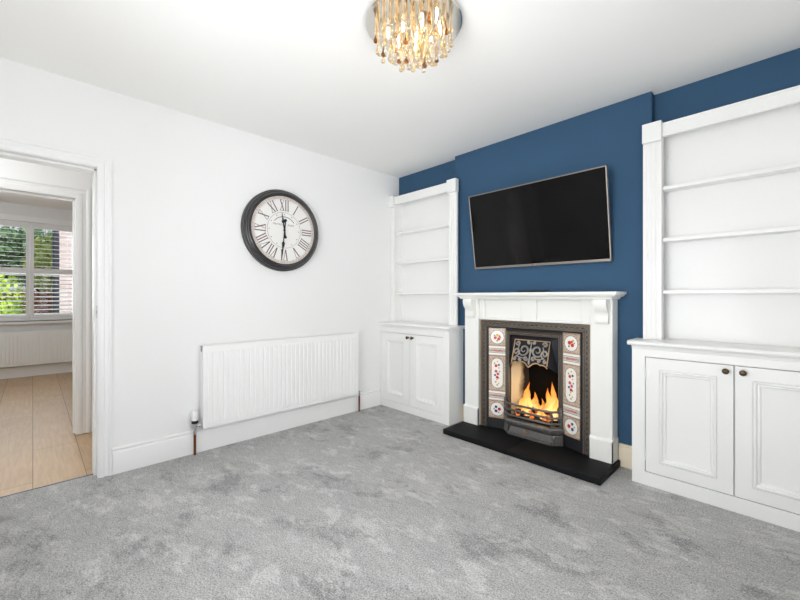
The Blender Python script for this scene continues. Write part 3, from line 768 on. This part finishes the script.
for s in (-1, 1):
    spiral(CX+s*.056, .735, .052, 1.55, PI/2-s*.9, -s)
    spiral(CX+s*.118, .715, .031, 1.4, -PI/2, -s, [(CX+s*.050, .672), (CX+s*.088, .676)])
    spiral(CX+s*.112, .785, .020, 1.2, PI, -s)
    spiral(CX+s*.030, .672, .018, 1.2, 0, s)
    spiral(CX+s*.020, .795, .013, 1.1, PI/2, -s)
    spiral(CX+s*.128, .662, .014, 1.1, PI/2, s)
    spiral(CX+s*.080, .660, .011, 1.1, 0, s)
sc.tube([HP(CX, .80, .006), HP(CX, .70, .006), HP(CX, .625, .006)], [.003, .006, .004], 6).sphere(HP(CX, .735, .006), .012, 10, 6, (1, .6, 1.6)).sphere(HP(CX, .645, .006), .010, 10, 6, (1, .6, 1.6))
sc.build('scrollwork', 'scroll', hood, smooth=60)

# grate: bowed bars over a cast ash-pan cover
g = thing('fire_grate', 'cast iron fire grate with three bowed bars standing on the slate hearth', 'grate', (CX, 2.82, HZ))
fa, fbx = 1.480, 1.830
def plan(o): return [(1.408-o*.6, 2.843), (fa-o*.5, 2.776-o), (fbx+o*.5, 2.776-o), (1.902+o*.6, 2.843)]
def ring(mb, o0, z0, o1, z1):
    a, b = plan(o0), plan(o1)
    mb.add([(x, y, z0) for x, y in a]+[(x, y, z1) for x, y in b], [[i, (i+1) % 4, 4+(i+1) % 4, 4+i] for i in range(4)])
b = MB()
steps = [(.0, HZ), (.0, .058), (-.010, .064), (-.014, .085), (-.020, .112), (-.012, .122), (.004, .132), (.012, .142), (.014, .158), (.008, .170), (-.004, .176)]
for (o0, z0), (o1, z1) in zip(steps, steps[1:]): ring(b, o0, z0, o1, z1)
q = plan(steps[-1][0]); b.add([(x, y, .176) for x, y in q], [[0, 1, 2, 3]])
b.build('ash_cover', 'grate', g)
MB().sphere((1.63, 2.788, .092), .011, 10, 8, (1.3, .9, .8)).build('brass_knob', 'brass', g, smooth=60)
# vertical flutes on the canted right end of the cover
for u in (.2, .42, .64, .86):
    x, y = fbx+.072*u+.004, 2.776+.067*u-.004
    for sg in (-1, 1):
        xx = x if sg > 0 else 2*CX-x
        MB().tube([(xx, y+.002, .052), (xx-sg*.004, y+.010, .108)], .0045, 6).build('cover_rib', 'grate', g, smooth=50)
for zz in (.206, .250, .296):
    pts = [(1.416, 2.841), (1.430, 2.822), (fa-.012, 2.778), (fa+.02, 2.764), (CX, 2.756), (fbx-.02, 2.764), (fbx+.012, 2.778), (1.880, 2.822), (1.894, 2.841)]
    MB().tube([(x, y, zz+(.002 if 2 < i < 6 else 0)) for i, (x, y) in enumerate(pts)], .0092, 8).build('bar', 'grate', g, smooth=60)
for x, y in ((fa-.012, 2.780), (fbx+.012, 2.780)):
    MB().tube([(x, y, .172), (x, y, .300)], .006, 8).build('upright', 'grate', g, smooth=60)
for x in (1.424, 1.886):
    MB().box(x-.010, x+.010, 2.824, 2.844, .176, .312, .003).sphere((x, 2.834, .314), .011, 10, 8).build('bracket', 'grate', g, smooth=40)

# fire: bed of coals plus flames
fi = thing('fire', 'burning fire with orange flames behind the grate bars', 'fire', (CX, 2.90, .15))
eb = MB(); rnd = random.Random(11)
eb.box(1.50, 1.81, 2.80, 3.02, .178, .20)
eb_o = eb.build('ash_bed', 'coal', fi)
for i in range(26):
    c = (rnd.uniform(1.50, 1.81), rnd.uniform(2.80, 3.0), rnd.uniform(.205, .245)); r = rnd.uniform(.018, .032)
    tbm = bmesh.new(); bmesh.ops.create_icosphere(tbm, subdivisions=2, radius=r)
    for v in tbm.verts: v.co *= 1+rnd.uniform(-.18, .18)
    MB().merge(tbm, Matrix.Translation(c)).build('coal', 'ember' if i % 2 else 'coal', fi)
def flame(x, y, z0, hgt, r, sway, ph, tw=1.0):
    m = MB(); N = 22; segs = 14; vs = []; fs = []
    for j in range(N+1):
        u = j/N; rad = r*(math.sin(PI*min(1, .12+u*.88))**.8)*(1-u**1.6*.75) if u < 1 else .0005
        rad = max(rad, .0006)
        cx = x+sway*u*u+.014*tw*math.sin(ph+u*7)*u; cy = y+.008*math.cos(ph*1.7+u*6)*u; z = z0+hgt*u
        for k in range(segs):
            a = 2*PI*k/segs; rr = rad*(1+.22*math.sin(3*a+ph+u*8)+.12*math.sin(5*a-u*11))
            vs.append((cx+rr*math.cos(a), cy+rr*.55*math.sin(a), z))
    for j in range(N):
        for k in range(segs): q = (k+1) % segs; fs.append([j*segs+k, j*segs+q, (j+1)*segs+q, (j+1)*segs+k])
    m.add(vs, fs).build('flame', 'flame', fi, smooth=80)
for a in [(1.595, 2.90, .21, .255, .040, -.006, .3), (1.560, 2.88, .21, .155, .038, -.010, 1.4), (1.640, 2.91, .21, .185, .042, .004, 2.2), (1.675, 2.88, .21, .125, .036, .010, 3.1),
          (1.795, 2.90, .21, .285, .042, .006, 4.0), (1.760, 2.92, .21, .230, .040, -.004, 5.1), (1.825, 2.88, .21, .165, .030, -.004, .9), (1.720, 2.90, .21, .145, .036, -.008, 2.7),
          (1.530, 2.90, .21, .105, .034, .004, 3.7), (1.61, 2.85, .205, .09, .040, .0, 1.9), (1.74, 2.85, .205, .10, .044, .0, .1), (1.54, 2.85, .205, .07, .034, .0, 2.1)]: flame(*a)

# ------------------------------------------------------------------ television and box on the mantel
ang = math.atan2(.100, .634)
tv = thing('television', 'black flat screen television with thin bronze bezel tilted above the fireplace', 'television', (1.661, 2.866, 1.404))
Wt, Ht = 1.124, .646
R = Matrix.Translation((1.661, 2.866, 1.404)) @ Matrix.Rotation(ang, 4, 'X')
def tvpart(mb, name, m, parent=tv, smooth=None):
    bmesh.ops.transform(mb.bm, matrix=R, verts=mb.bm.verts); return mb.build(name, m, parent, smooth)
w = Wt/2
tvpart(MB().box(-w+.004, w-.004, .004, .03, .004, Ht-.004, .004).box(-w+.2, w-.2, .03, .052, .2, Ht-.16, .01), 'casing', 'black')
b = MB().box(-w, -w+.0095, -.002, .02, 0, Ht, .002).box(w-.0095, w, -.002, .02, 0, Ht, .002).box(-w, w, -.002, .02, Ht-.0085, Ht, .002).box(-w, w, -.002, .02, 0, .019, .002)
tvpart(b, 'bezel', 'tvframe')
tvpart(MB().box(-w+.0093, w-.0093, .0006, .006, .0188, Ht-.0083), 'screen', 'tvscreen')
tvpart(MB().lathe([(.0001, -.0036), (.0058, -.0036), (.0058, 0), (.0001, 0)], (-.010, 0, .0098), 'y', 16), 'logo_roundel', 'red')
text_mesh('logo_letters', 'LG', .013, R @ Matrix.Translation((.006, -.0025, .0096)) @ Matrix.Rotation(PI/2, 4, 'X'), 'silver', tv)
tvpart(MB().box(-.22, .22, .052, .058, .22, .46, .002).box(-.02, .02, .056, .066, .25, .29), 'wall_mount', 'black')
MB().box(1.60, 1.74, 2.888, BY-.004, 1.60, 1.78, .002)  .box(1.655, 1.681, 2.885, 2.892, 1.66, 1.70).build('wall_plate', 'black', tv)
MB().box(1.545, 1.795, 2.795, 2.845, 1.1925, 1.207, .003).build('media_box', 'black', loc=(1.67, 2.82, 1.1925))
tag(bpy.data.objects['media_box'], 'slim black box lying on the white mantel shelf below the television', 'media box')

# ------------------------------------------------------------------ wall clock
CY, CZ = 1.551, 1.729
ck = thing('wall_clock', 'large round dark framed clock with roman numerals on the white wall', 'clock', (0, CY, CZ))
prof = [(.345, 0), (.350, .004), (.350, .030), (.347, .036), (.341, .038), (.337, .040), (.3365, .046), (.338, .049), (.337, .058), (.332, .065), (.327, .067), (.325, .066), (.3235, .069), (.319, .076), (.312, .079), (.305, .077), (.3015, .072), (.300, .0685), (.297, .068), (.2935, .0655), (.2905, .0645), (.2895, .060), (.2895, .05)]
MB().lathe(prof, (0.001, CY, CZ), 'x', 96).build('case', 'clockcase', ck, smooth=35)
DXF = .058
dial = MB().lathe([(.0001, DXF), (.291, DXF), (.291, DXF-.004), (.0001, DXF-.004)], (0, CY, CZ), 'x', 72).build('dial', 'dial', ck, smooth=40)
def DP(a, b, d=0): return (DXF+d, CY+a, CZ+b)
def dpoly(mb, pts, d0=.0003, d1=.0009):
    n = len(pts); mb.add([DP(a, b, d0) for a, b in pts]+[DP(a, b, d1) for a, b in pts], [list(range(n)), list(range(n, 2*n))]+[[k, (k+1) % n, n+(k+1) % n, n+k] for k in range(n)])
def numeral(s, pos):
    mb = MB(); th = PI/2-pos*PI/6
    hgt = .094; r0 = .166
    ws = {'I': .021, 'V': .048, 'X': .048}
    tot = sum(ws[c] for c in s); u = -tot/2
    er = Vector((math.cos(th), math.sin(th))); et = Vector((math.sin(th), -math.cos(th)))
    def T(a, b): v = er*(r0+b)+et*a; return (v.x, v.y)
    def stroke(a0, b0, a1, b1, wd): dpoly(mb, [T(a0-wd/2, b0), T(a0+wd/2, b0), T(a1+wd/2, b1), T(a1-wd/2, b1)])
    for c in s:
        w = ws[c]; m = u+w/2
        if c == 'I': stroke(m, 0, m, hgt, .0085)
        elif c == 'V': stroke(m, 0, m-w*.34, hgt, .0095); stroke(m+.001, 0, m+w*.34, hgt, .004); 
        else: stroke(m+w*.34, 0, m-w*.34, hgt, .0095); stroke(m-w*.34, 0, m+w*.34, hgt, .004)
        for b in (0, hgt-.003):
            hw = w*.42 if c != 'V' or b else w*.1
            dpoly(mb, [T(m-hw, b), T(m+hw, b), T(m+hw, b+.003), T(m-hw, b+.003)])
        u += w
    mb.build('numeral', 'numeral', dial)
for i, s in enumerate(['I', 'II', 'III', 'IIII', 'V', 'VI', 'VII', 'VIII', 'IX', 'X', 'XI', 'XII']): numeral(s, i+1)
def circle(mb, r, wd, a0=0, a1=2*PI, N=72):
    for k in range(N):
        p, q = a0+(a1-a0)*k/N, a0+(a1-a0)*(k+1)/N
        dpoly(mb, [(r*math.cos(p), r*math.sin(p)), (r*math.cos(q), r*math.sin(q)), ((r+wd)*math.cos(q), (r+wd)*math.sin(q)), ((r+wd)*math.cos(p), (r+wd)*math.sin(p))])
mb = MB(); circle(mb, .151, .0022); circle(mb, .268, .0018); circle(mb, .279, .0018); mb.build('dial_lines', 'dialink', dial)
mb = MB()
for k in range(60):
    a = 2*PI*k/60; er = Vector((math.cos(a), math.sin(a))); et = Vector((-er.y, er.x))
    wd = .0024 if k % 5 == 0 else .001
    dpoly(mb, [tuple(er*.269-et*wd), tuple(er*.269+et*wd), tuple(er*.280+et*wd), tuple(er*.280-et*wd)])
mb.build('minute_markings', 'dialink', dial)
mb = MB()
for k in range(12):
    a = 2*PI*k/12; c = (.136*math.cos(a), .136*math.sin(a)); dpoly(mb, [(c[0]+.0042*math.cos(q), c[1]+.0042*math.sin(q)) for q in [2*PI*j/8 for j in range(8)]])
mb.build('hour_markings', 'numeral', dial)
XF = Matrix(((0, 0, 1, DXF+.0006), (1, 0, 0, CY), (0, 1, 0, CZ), (0, 0, 0, 1)))      # text plane: right = +y, up = +z
text_mesh('dial_lettering', 'VINTAGE', .024, XF @ Matrix.Translation((-.055, .045, 0)), 'dialink', dial, .0003)
text_mesh('dial_lettering', 'PORT', .024, XF @ Matrix.Translation((.062, .045, 0)), 'dialink', dial, .0003)
mb = MB(); circle(mb, .112, .006, math.radians(38), math.radians(142), 26); mb.build('dial_lettering', 'dialink', dial)
def hand(name, deg, L_, tail, w0, d, spade):
    a = math.radians(90-deg); er = Vector((math.cos(a), math.sin(a))); et = Vector((-er.y, er.x)); mb = MB()
    def T(l, s): v = er*l+et*s; return (v.x, v.y)
    dpoly(mb, [T(0, -w0), T(L_*.40, -w0*.7), T(L_*.46, -spade), T(L_*.62, -spade*.42), T(L_, -.0012), T(L_, .0012), T(L_*.62, spade*.42), T(L_*.46, spade), T(L_*.40, w0*.7), T(0, w0)], d, d+.0015)
    dpoly(mb, [T(0, -w0), T(0, w0), T(-tail, w0*.8), T(-tail, -w0*.8)], d, d+.0015)
    c = -tail; dpoly(mb, [tuple(er*c+Vector((math.cos(q), math.sin(q)))*.0125) for q in [2*PI*j/14 for j in range(14)]], d, d+.0015)
    mb.build(name, 'handcol', ck)
hand('minute_hand', 186, .245, .085, .0055, .006, .015)
hand('hour_hand', 351, .150, .060, .0065, .003, .017)
MB().lathe([(.0001, .010), (.008, .010), (.010, .006), (.010, 0), (.0001, 0)], (DXF, CY, CZ), 'x', 16).build('hand_boss', 'handcol', ck, smooth=40)

# ------------------------------------------------------------------ radiators
def radiator(label, f, L_, z0, z1, ribs, parent_loc, depth=.085, valves=True):
    """f maps (along, out, z) to world"""
    t = thing('radiator', label, 'radiator', parent_loc)
    def bx(mb, a0, a1, o0, o1, zz0, zz1, bev=0):
        p, q = f(a0, o0, zz0), f(a1, o1, zz1)
        return mb.box(min(p[0], q[0]), max(p[0], q[0]), min(p[1], q[1]), max(p[1], q[1]), zz0, zz1, bev)
    fp = MB(); bx(fp, 0, L_, depth-.012, depth, z0+.004, z1-.006, .004)
    pit = (L_-.06)/ribs
    for i in range(ribs):
        c = .03+pit*(i+.5); hw = pit*.30
        vs = [f(*p) for p in ((c-hw-.004, depth, z0+.03), (c+hw+.004, depth, z0+.03), (c+hw+.004, depth, z1-.045), (c-hw-.004, depth, z1-.045),
                              (c-hw, depth+.0032, z0+.045), (c+hw, depth+.0032, z0+.045), (c+hw, depth+.0032, z1-.06), (c-hw, depth+.0032, z1-.06))]
        fp.add(vs, [[4, 5, 6, 7], [0, 1, 5, 4], [1, 2, 6, 5], [2, 3, 7, 6], [3, 0, 4, 7]])
    fp.build('front_panel', 'rad', t)
    bk = MB(); bx(bk, .004, L_-.004, .026, .036, z0+.01, z1-.012, .003); bk.build('back_panel', 'rad', t)
    cv = MB()
    for i in range(int(L_/.026)):
        a = .012+i*.026; bx(cv, a, a+.012, .036, depth-.012, z0+.05, z1-.05)
    cv.build('convector_fins', 'rad', t)
    tg = MB(); bx(tg, 0, L_, .024, .034, z1-.014, z1, .001); bx(tg, 0, L_, depth-.014, depth-.001, z1-.014, z1, .001); bx(tg, 0, L_, .052, .056, z1-.012, z1-.001)
    for i in range(int(L_/.02)): bx(tg, i*.02, i*.02+.006, .03, depth-.01, z1-.012, z1-.003)
    tg.build('top_grille', 'rad', t)
    for a in (0, L_-.003):
        sp = MB(); bx(sp, a, a+.003, .022, depth-.002, z0+.012, z1-.002, .001); sp.build('side_panel', 'rad', t)
    br = MB()
    for a in (.25, L_-.25): bx(br, a, a+.03, .002, .03, z0+.05, z1-.05)
    br.build('wall_bracket', 'rad', t)
    pg = MB(); bx(pg, -.004, .0, .044, .062, z1-.045, z1-.012, .001); pg.build('bleed_plug', 'plug', t)
    if valves:
        o = .05; a = -.045
        v = MB().tube([f(a, o, z0-.030), f(a, o, z0+.06)], .012, 12).tube([f(a, o, z0+.03), f(.004, o, z0+.03)], .010, 12).tube([f(a-.0, o, z0+.018), f(a, o, z0+.040)], .016, 12).tube([f(-.018, o, z0+.03), f(-.004, o, z0+.03)], .015, 6)
        v = v.build('valve', 'chrome', t, smooth=40)
        MB().tube([f(a, o, z0+.058), f(a, o, z0+.07), f(a, o, z0+.135), f(a, o, z0+.145)], [.017, .021, .021, .017], 16).build('thermostat_head', 'rad', v, smooth=40)
        MB().tube([f(a, o, z0+.050), f(a, o, z0+.072)], .0225, 16).build('thermostat_collar', 'black', v, smooth=40)
        MB().tube([f(a, o, .002), f(a, o, z0-.03)], .0088, 12).build('supply_pipe', 'pipe', t, smooth=50)
        a2 = L_+.035
        v = MB().tube([f(a2, o, z0-.02), f(a2, o, z0+.03)], .011, 12).tube([f(a2, o, z0+.012), f(L_-.004, o, z0+.012)], .009, 12).build('lockshield_valve', 'chrome', t, smooth=40)
        MB().tube([f(a2, o, z0+.03), f(a2, o, z0+.055)], .0115, 12).build('valve_cap', 'rad', v, smooth=40)
        MB().tube([f(a2, o, .002), f(a2, o, z0-.02)], .0088, 12).build('return_pipe', 'pipe', t, smooth=50)
    return t
radiator('long white radiator with copper pipes below the clock on the white wall', lambda a, o, z: (o, .897+a, z), 1.436, .182, .798, 35, (.04, 1.615, .18))
radiator('white radiator under the shuttered window in the far room', lambda a, o, z: (FX+o, -.95+a, z), 1.75, .165, .658, 44, (FX+.04, -.1, .165))

# ------------------------------------------------------------------ ceiling light
LX, LY, LR = 1.80, 1.34, .235
cl = thing('ceiling_light', 'round flush ceiling light hung with clear and amber glass drops', 'ceiling light', (LX, LY, H))
MB().lathe([(.0001, 0), (LR-.004, 0), (LR, -.003), (LR, -.016), (LR-.004, -.019), (.0001, -.019)], (LX, LY, H), 'z', 72).build('canopy', 'mirror', cl, smooth=35)
rnd = random.Random(21)
drops = []
def ringpts(n, r, ph): return [(r*math.cos(2*PI*k/n+ph), r*math.sin(2*PI*k/n+ph), r) for k in range(n)]
pts = [(0, 0, 0)]+ringpts(6, .040, .2)+ringpts(11, .078, .1)+ringpts(17, .115, .3)+ringpts(23, .150, .05)+ringpts(30, .184, .2)
for i, (dx, dy, r) in enumerate(pts):
    zend = 2.285+.085*(r/.184)**2.2+rnd.uniform(-.006, .035)
    kind = 'dropamber' if i % 9 == 4 else ('dropgold' if i % 2 else 'dropclear')
    x, y = LX+dx+rnd.uniform(-.004, .004), LY+dy+rnd.uniform(-.004, .004)
    zt2 = H-.019
    tb = []
    N = 7; rb = .0112
    # teardrop: thin glass stem swelling into a bulb
    L_ = zt2-zend
    prof = [(.0001, -L_), (rb*.5, -L_+.0015), (rb*.87, -L_+.005), (rb, -L_+.010), (rb*.85, -L_+.016), (rb*.5, -L_+.024), (rb*.30, -L_+.034), (.0026, -L_+.046), (.0001, -L_+.047)]
    dn = MB().lathe(prof, (x, y, zt2), 'z', 12).build({'dropamber': 'amber_drop', 'dropgold': 'champagne_drop', 'dropclear': 'clear_drop'}[kind], kind, cl, smooth=60)
    MB().tube([(x, y, zt2-L_+.0455), (x, y, zt2)], .0017, 6).build('stem', 'rod', dn, smooth=60)
    if L_ > .12 and i % 2 == 0:
        m_ = -L_*.45+rnd.uniform(-.035, .035)
        MB().lathe([(.0018, m_-.012), (.0066, m_-.004), (.0078, m_+.002), (.005, m_+.010), (.0018, m_+.02)], (x, y, zt2), 'z', 10).build('bead', 'dropgold' if i % 4 else 'dropclear', dn, smooth=60)
for k in range(9):
    a = 2*PI*k/9+.2; r = .130
    if k >= 6: a = 2*PI*k/3; r = .055
    MB().lathe([(.0001, -.052), (.004, -.051), (.0055, -.047), (.0055, -.022), (.0001, -.02)], (LX+r*math.cos(a), LY+r*math.sin(a), H-.0), 'z', 12).build('led_capsule', 'bulb', cl, smooth=40)

# ------------------------------------------------------------------ garden beyond the far window
struct(MB().box(-40, -4.98, -20, 20, -.35, -.25).build('ground', 'grass'))
struct(MB().box(-7.2, -4.98, -6, 6, -.25, -.22).build('trim_2', 'stonepave'))
def foliage(mb, c, rad, n, size, rn, flat=1):
    for i in range(n):
        while True:
            p = Vector((rn.uniform(-1, 1), rn.uniform(-1, 1), rn.uniform(-1, 1)))
            if .25 < p.length < 1: break
        p = Vector((c[0]+p.x*rad[0], c[1]+p.y*rad[1], c[2]+p.z*rad[2]))
        d = Vector((rn.gauss(0, 1), rn.gauss(0, 1), rn.gauss(0, .6))).normalized(); e = d.orthogonal().normalized()
        e = Matrix.Rotation(rn.uniform(0, 6), 3, d) @ e; s = size*rn.uniform(.6, 1.3)
        f_ = d.cross(e)
        mb.add([p-e*s, p+f_*s*.45, p+e*s, p-f_*s*.45], [[0, 1, 2, 3]])
def tree(name, label, cat, base, trunk_h, crowns, n, size, m, seed):
    rn = random.Random(seed)
    t = thing(name, label, cat, base)
    tr = MB().tube([base, (base[0]+.05, base[1]+.03, base[2]+trunk_h*.5), (base[0], base[1], base[2]+trunk_h)], [.14, .10, .06], 8)
    for k in range(5):
        a = k*1.3; tr.tube([(base[0], base[1], base[2]+trunk_h*.7), (base[0]+.6*math.cos(a), base[1]+.6*math.sin(a), base[2]+trunk_h*1.15)], [.05, .02], 6)
    tr.build('trunk', 'bark', t, smooth=60)
    cr = MB()
    for c, r in crowns: foliage(cr, c, r, int(n/len(crowns)), size, rn)
    cr.build('foliage', m, t, weld=False)
tree('garden_tree', 'dark green tree seen through the left shutter beyond the garden', 'tree', (-17, -1.6, -.25), 2.2, [((-17, -1.2, 3.0), (1.6, 2.0, 1.5)), ((-17, -2.8, 3.4), (1.6, 1.8, 1.9)), ((-16.6, .1, 2.6), (1.2, 1.1, 1.1))], 5200, .13, 'leafdark', 1)
tree('garden_tree', 'yellow green tree seen through the right shutter beyond the garden', 'tree', (-13.5, .55, -.25), 1.5, [((-13.5, .35, 2.2), (.9, .55, .95)), ((-13.5, 1.3, 2.3), (1, .9, 1.0))], 2200, .10, 'leafmid', 2)
tree('garden_shrub', 'lime green shrub close outside the left shutter', 'shrub', (-9.2, -.55, -.25), .9, [((-9.2, -.5, 1.15), (.55, .42, .62)), ((-9.2, -1.3, 1.2), (.7, .6, .8)), ((-9.1, -.42, .55), (.4, .35, .5))], 1500, .06, 'leaflime', 3)
tree('garden_shrub', 'low rust red shrub seen through the lower louvres', 'shrub', (-12.2, .2, -.25), .5, [((-12.2, .25, .95), (.6, .55, .38)), ((-12.2, -.5, .95), (.6, .4, .32))], 900, .07, 'leafrust', 4)
tree('garden_shrub', 'low yellow green hedge seen at the bottom of the lower louvres', 'hedge', (-10.2, -.25, -.25), .3, [((-10.2, -.25, .42), (.5, .62, .42))], 1300, .055, 'leafmid', 5)
w_ = MB().box(-20.2, -20, -9, 9, -.25, 1.35).box(-20.25, -19.95, -9, 9, 1.35, 1.43)
tag(w_.build('garden_wall', 'brick', loc=(-20.1, 0, -.25)), 'red brick garden wall behind the trees outside the shuttered window', 'wall')
hs = thing('brick_house', 'pale pink brick neighbouring house at the right side of the shuttered window', 'house', (-9.5, 2.2, -.25))
MB().box(-11.5, -7.6, .395, 4.0, -.25, 5.0).build('wall', 'palebrick', hs)
MB().prism([(.3, 5.0), (4.2, 5.0), (2.2, 6.4)], 'x', -11.7, -7.4).build('roof', 'brick', hs)
MB().tube([(-7.55, .345, -.25), (-7.55, .345, 5.0)], .055, 12).box(-7.6, -7.5, .29, .40, 1.9, 1.95).box(-7.6, -7.5, .29, .40, .6, .65).build('drainpipe', 'pole', hs, smooth=40)

# ------------------------------------------------------------------ light
def area(name, loc, rot, sx, sy, power, col=(1, 1, 1)):
    l = bpy.data.lights.new(name, 'AREA'); l.shape = 'RECTANGLE'; l.size = sx; l.size_y = sy; l.energy = power; l.color = col
    o = bpy.data.objects.new(name, l); COL.objects.link(o); o.location = loc; o.rotation_euler = rot; return o
for (WX0, WX1, WZ0, WZ1, n), pw in zip(FWIN, (110, 3.5)):
    area('daylight_front', ((WX0+WX1)/2, YF-.30, (WZ0+WZ1)/2), (PI/2+(.5 if pw > 20 else 0), 0, 0), WX1-WX0+.2, WZ1-WZ0+.2, pw, (.975, .99, 1))
area('daylight_side', (W+.28, (RY0+RY1)/2, (RZ0+RZ1)/2), (PI/2+.42, 0, PI/2), RY1-RY0+.2, RZ1-RZ0+.2, 41, (.975, .99, 1))
area('daylight_far', (FX-.5, (WY0+WY1)/2, 1.6), (PI/2, 0, -PI/2), 1.5, 1.5, 34, (.88, .95, 1))
l = bpy.data.lights.new('lamp_glow', 'POINT'); l.energy = 2; l.color = (1, .9, .75); l.shadow_soft_size = .12
o = bpy.data.objects.new('lamp_glow', l); COL.objects.link(o); o.location = (LX, LY, 2.2)
l = bpy.data.lights.new('fire_glow', 'POINT'); l.energy = 1.3; l.color = (1, .66, .36); l.shadow_soft_size = .06
o = bpy.data.objects.new('fire_glow', l); COL.objects.link(o); o.location = (1.66, 2.90, .42)
l = bpy.data.lights.new('hall_fill', 'POINT'); l.energy = 18; l.color = (.97, .985, 1); l.shadow_soft_size = .15  # unseen fill added to brighten the hall, no lamp fitting behind it
o = bpy.data.objects.new('hall_fill', l); COL.objects.link(o); o.location = (-.6, -.9, 2.3)
l = bpy.data.lights.new('far_room_fill', 'POINT'); l.energy = 30; l.color = (.86, .94, 1); l.shadow_soft_size = .2  # added point fill lifting the dim far room, not an actual fixture
o = bpy.data.objects.new('far_room_fill', l); COL.objects.link(o); o.location = (-2.8, -.9, 2.2)
s = bpy.data.lights.new('sun', 'SUN'); s.energy = 6.5; s.angle = .01; s.color = (1, .96, .88)
o = bpy.data.objects.new('sun', s); COL.objects.link(o); o.rotation_euler = Vector((-.62, -.25, -.75)).to_track_quat('-Z', 'Y').to_euler()

w = bpy.data.worlds.new('sky'); SC.world = w; w.use_nodes = True
nt = w.node_tree; bg = nt.nodes['Background']
tc = nt.nodes.new('ShaderNodeTexCoord'); nz = nt.nodes.new('ShaderNodeTexNoise'); nz.inputs['Scale'].default_value = 3; nz.inputs['Detail'].default_value = 5
nt.links.new(tc.outputs['Generated'], nz.inputs['Vector'])
r = nt.nodes.new('ShaderNodeValToRGB'); r.color_ramp.elements[0].position = .4; r.color_ramp.elements[1].position = .65
r.color_ramp.elements[0].color = (.50, .68, .98, 1); r.color_ramp.elements[1].color = (.95, .97, 1, 1)
nt.links.new(nz.outputs['Fac'], r.inputs[0]); nt.links.new(r.outputs[0], bg.inputs['Color']); bg.inputs['Strength'].default_value = .9

# ------------------------------------------------------------------ camera and view
cam = bpy.data.cameras.new('camera'); co = bpy.data.objects.new('camera', cam); COL.objects.link(co)
cam.sensor_width = 36; cam.lens = 36*379.41/800; cam.shift_y = -3.03/800; cam.clip_start = .02
co.location = (3.0874, 0, 1.1566); co.rotation_euler = (PI/2, 0, .801671)
SC.camera = co
SC.view_settings.view_transform = 'Standard'; SC.view_settings.look = 'None'
SC.view_settings.gamma = 1; SC.view_settings.use_curve_mapping = False; SC.view_settings.exposure = -.24
SC.cycles.max_bounces = 12; SC.cycles.diffuse_bounces = 9; SC.cycles.transmission_bounces = 8; SC.cycles.transparent_max_bounces = 16
SC.cycles.sample_clamp_indirect = 6; SC.cycles.caustics_reflective = False; SC.cycles.caustics_refractive = False
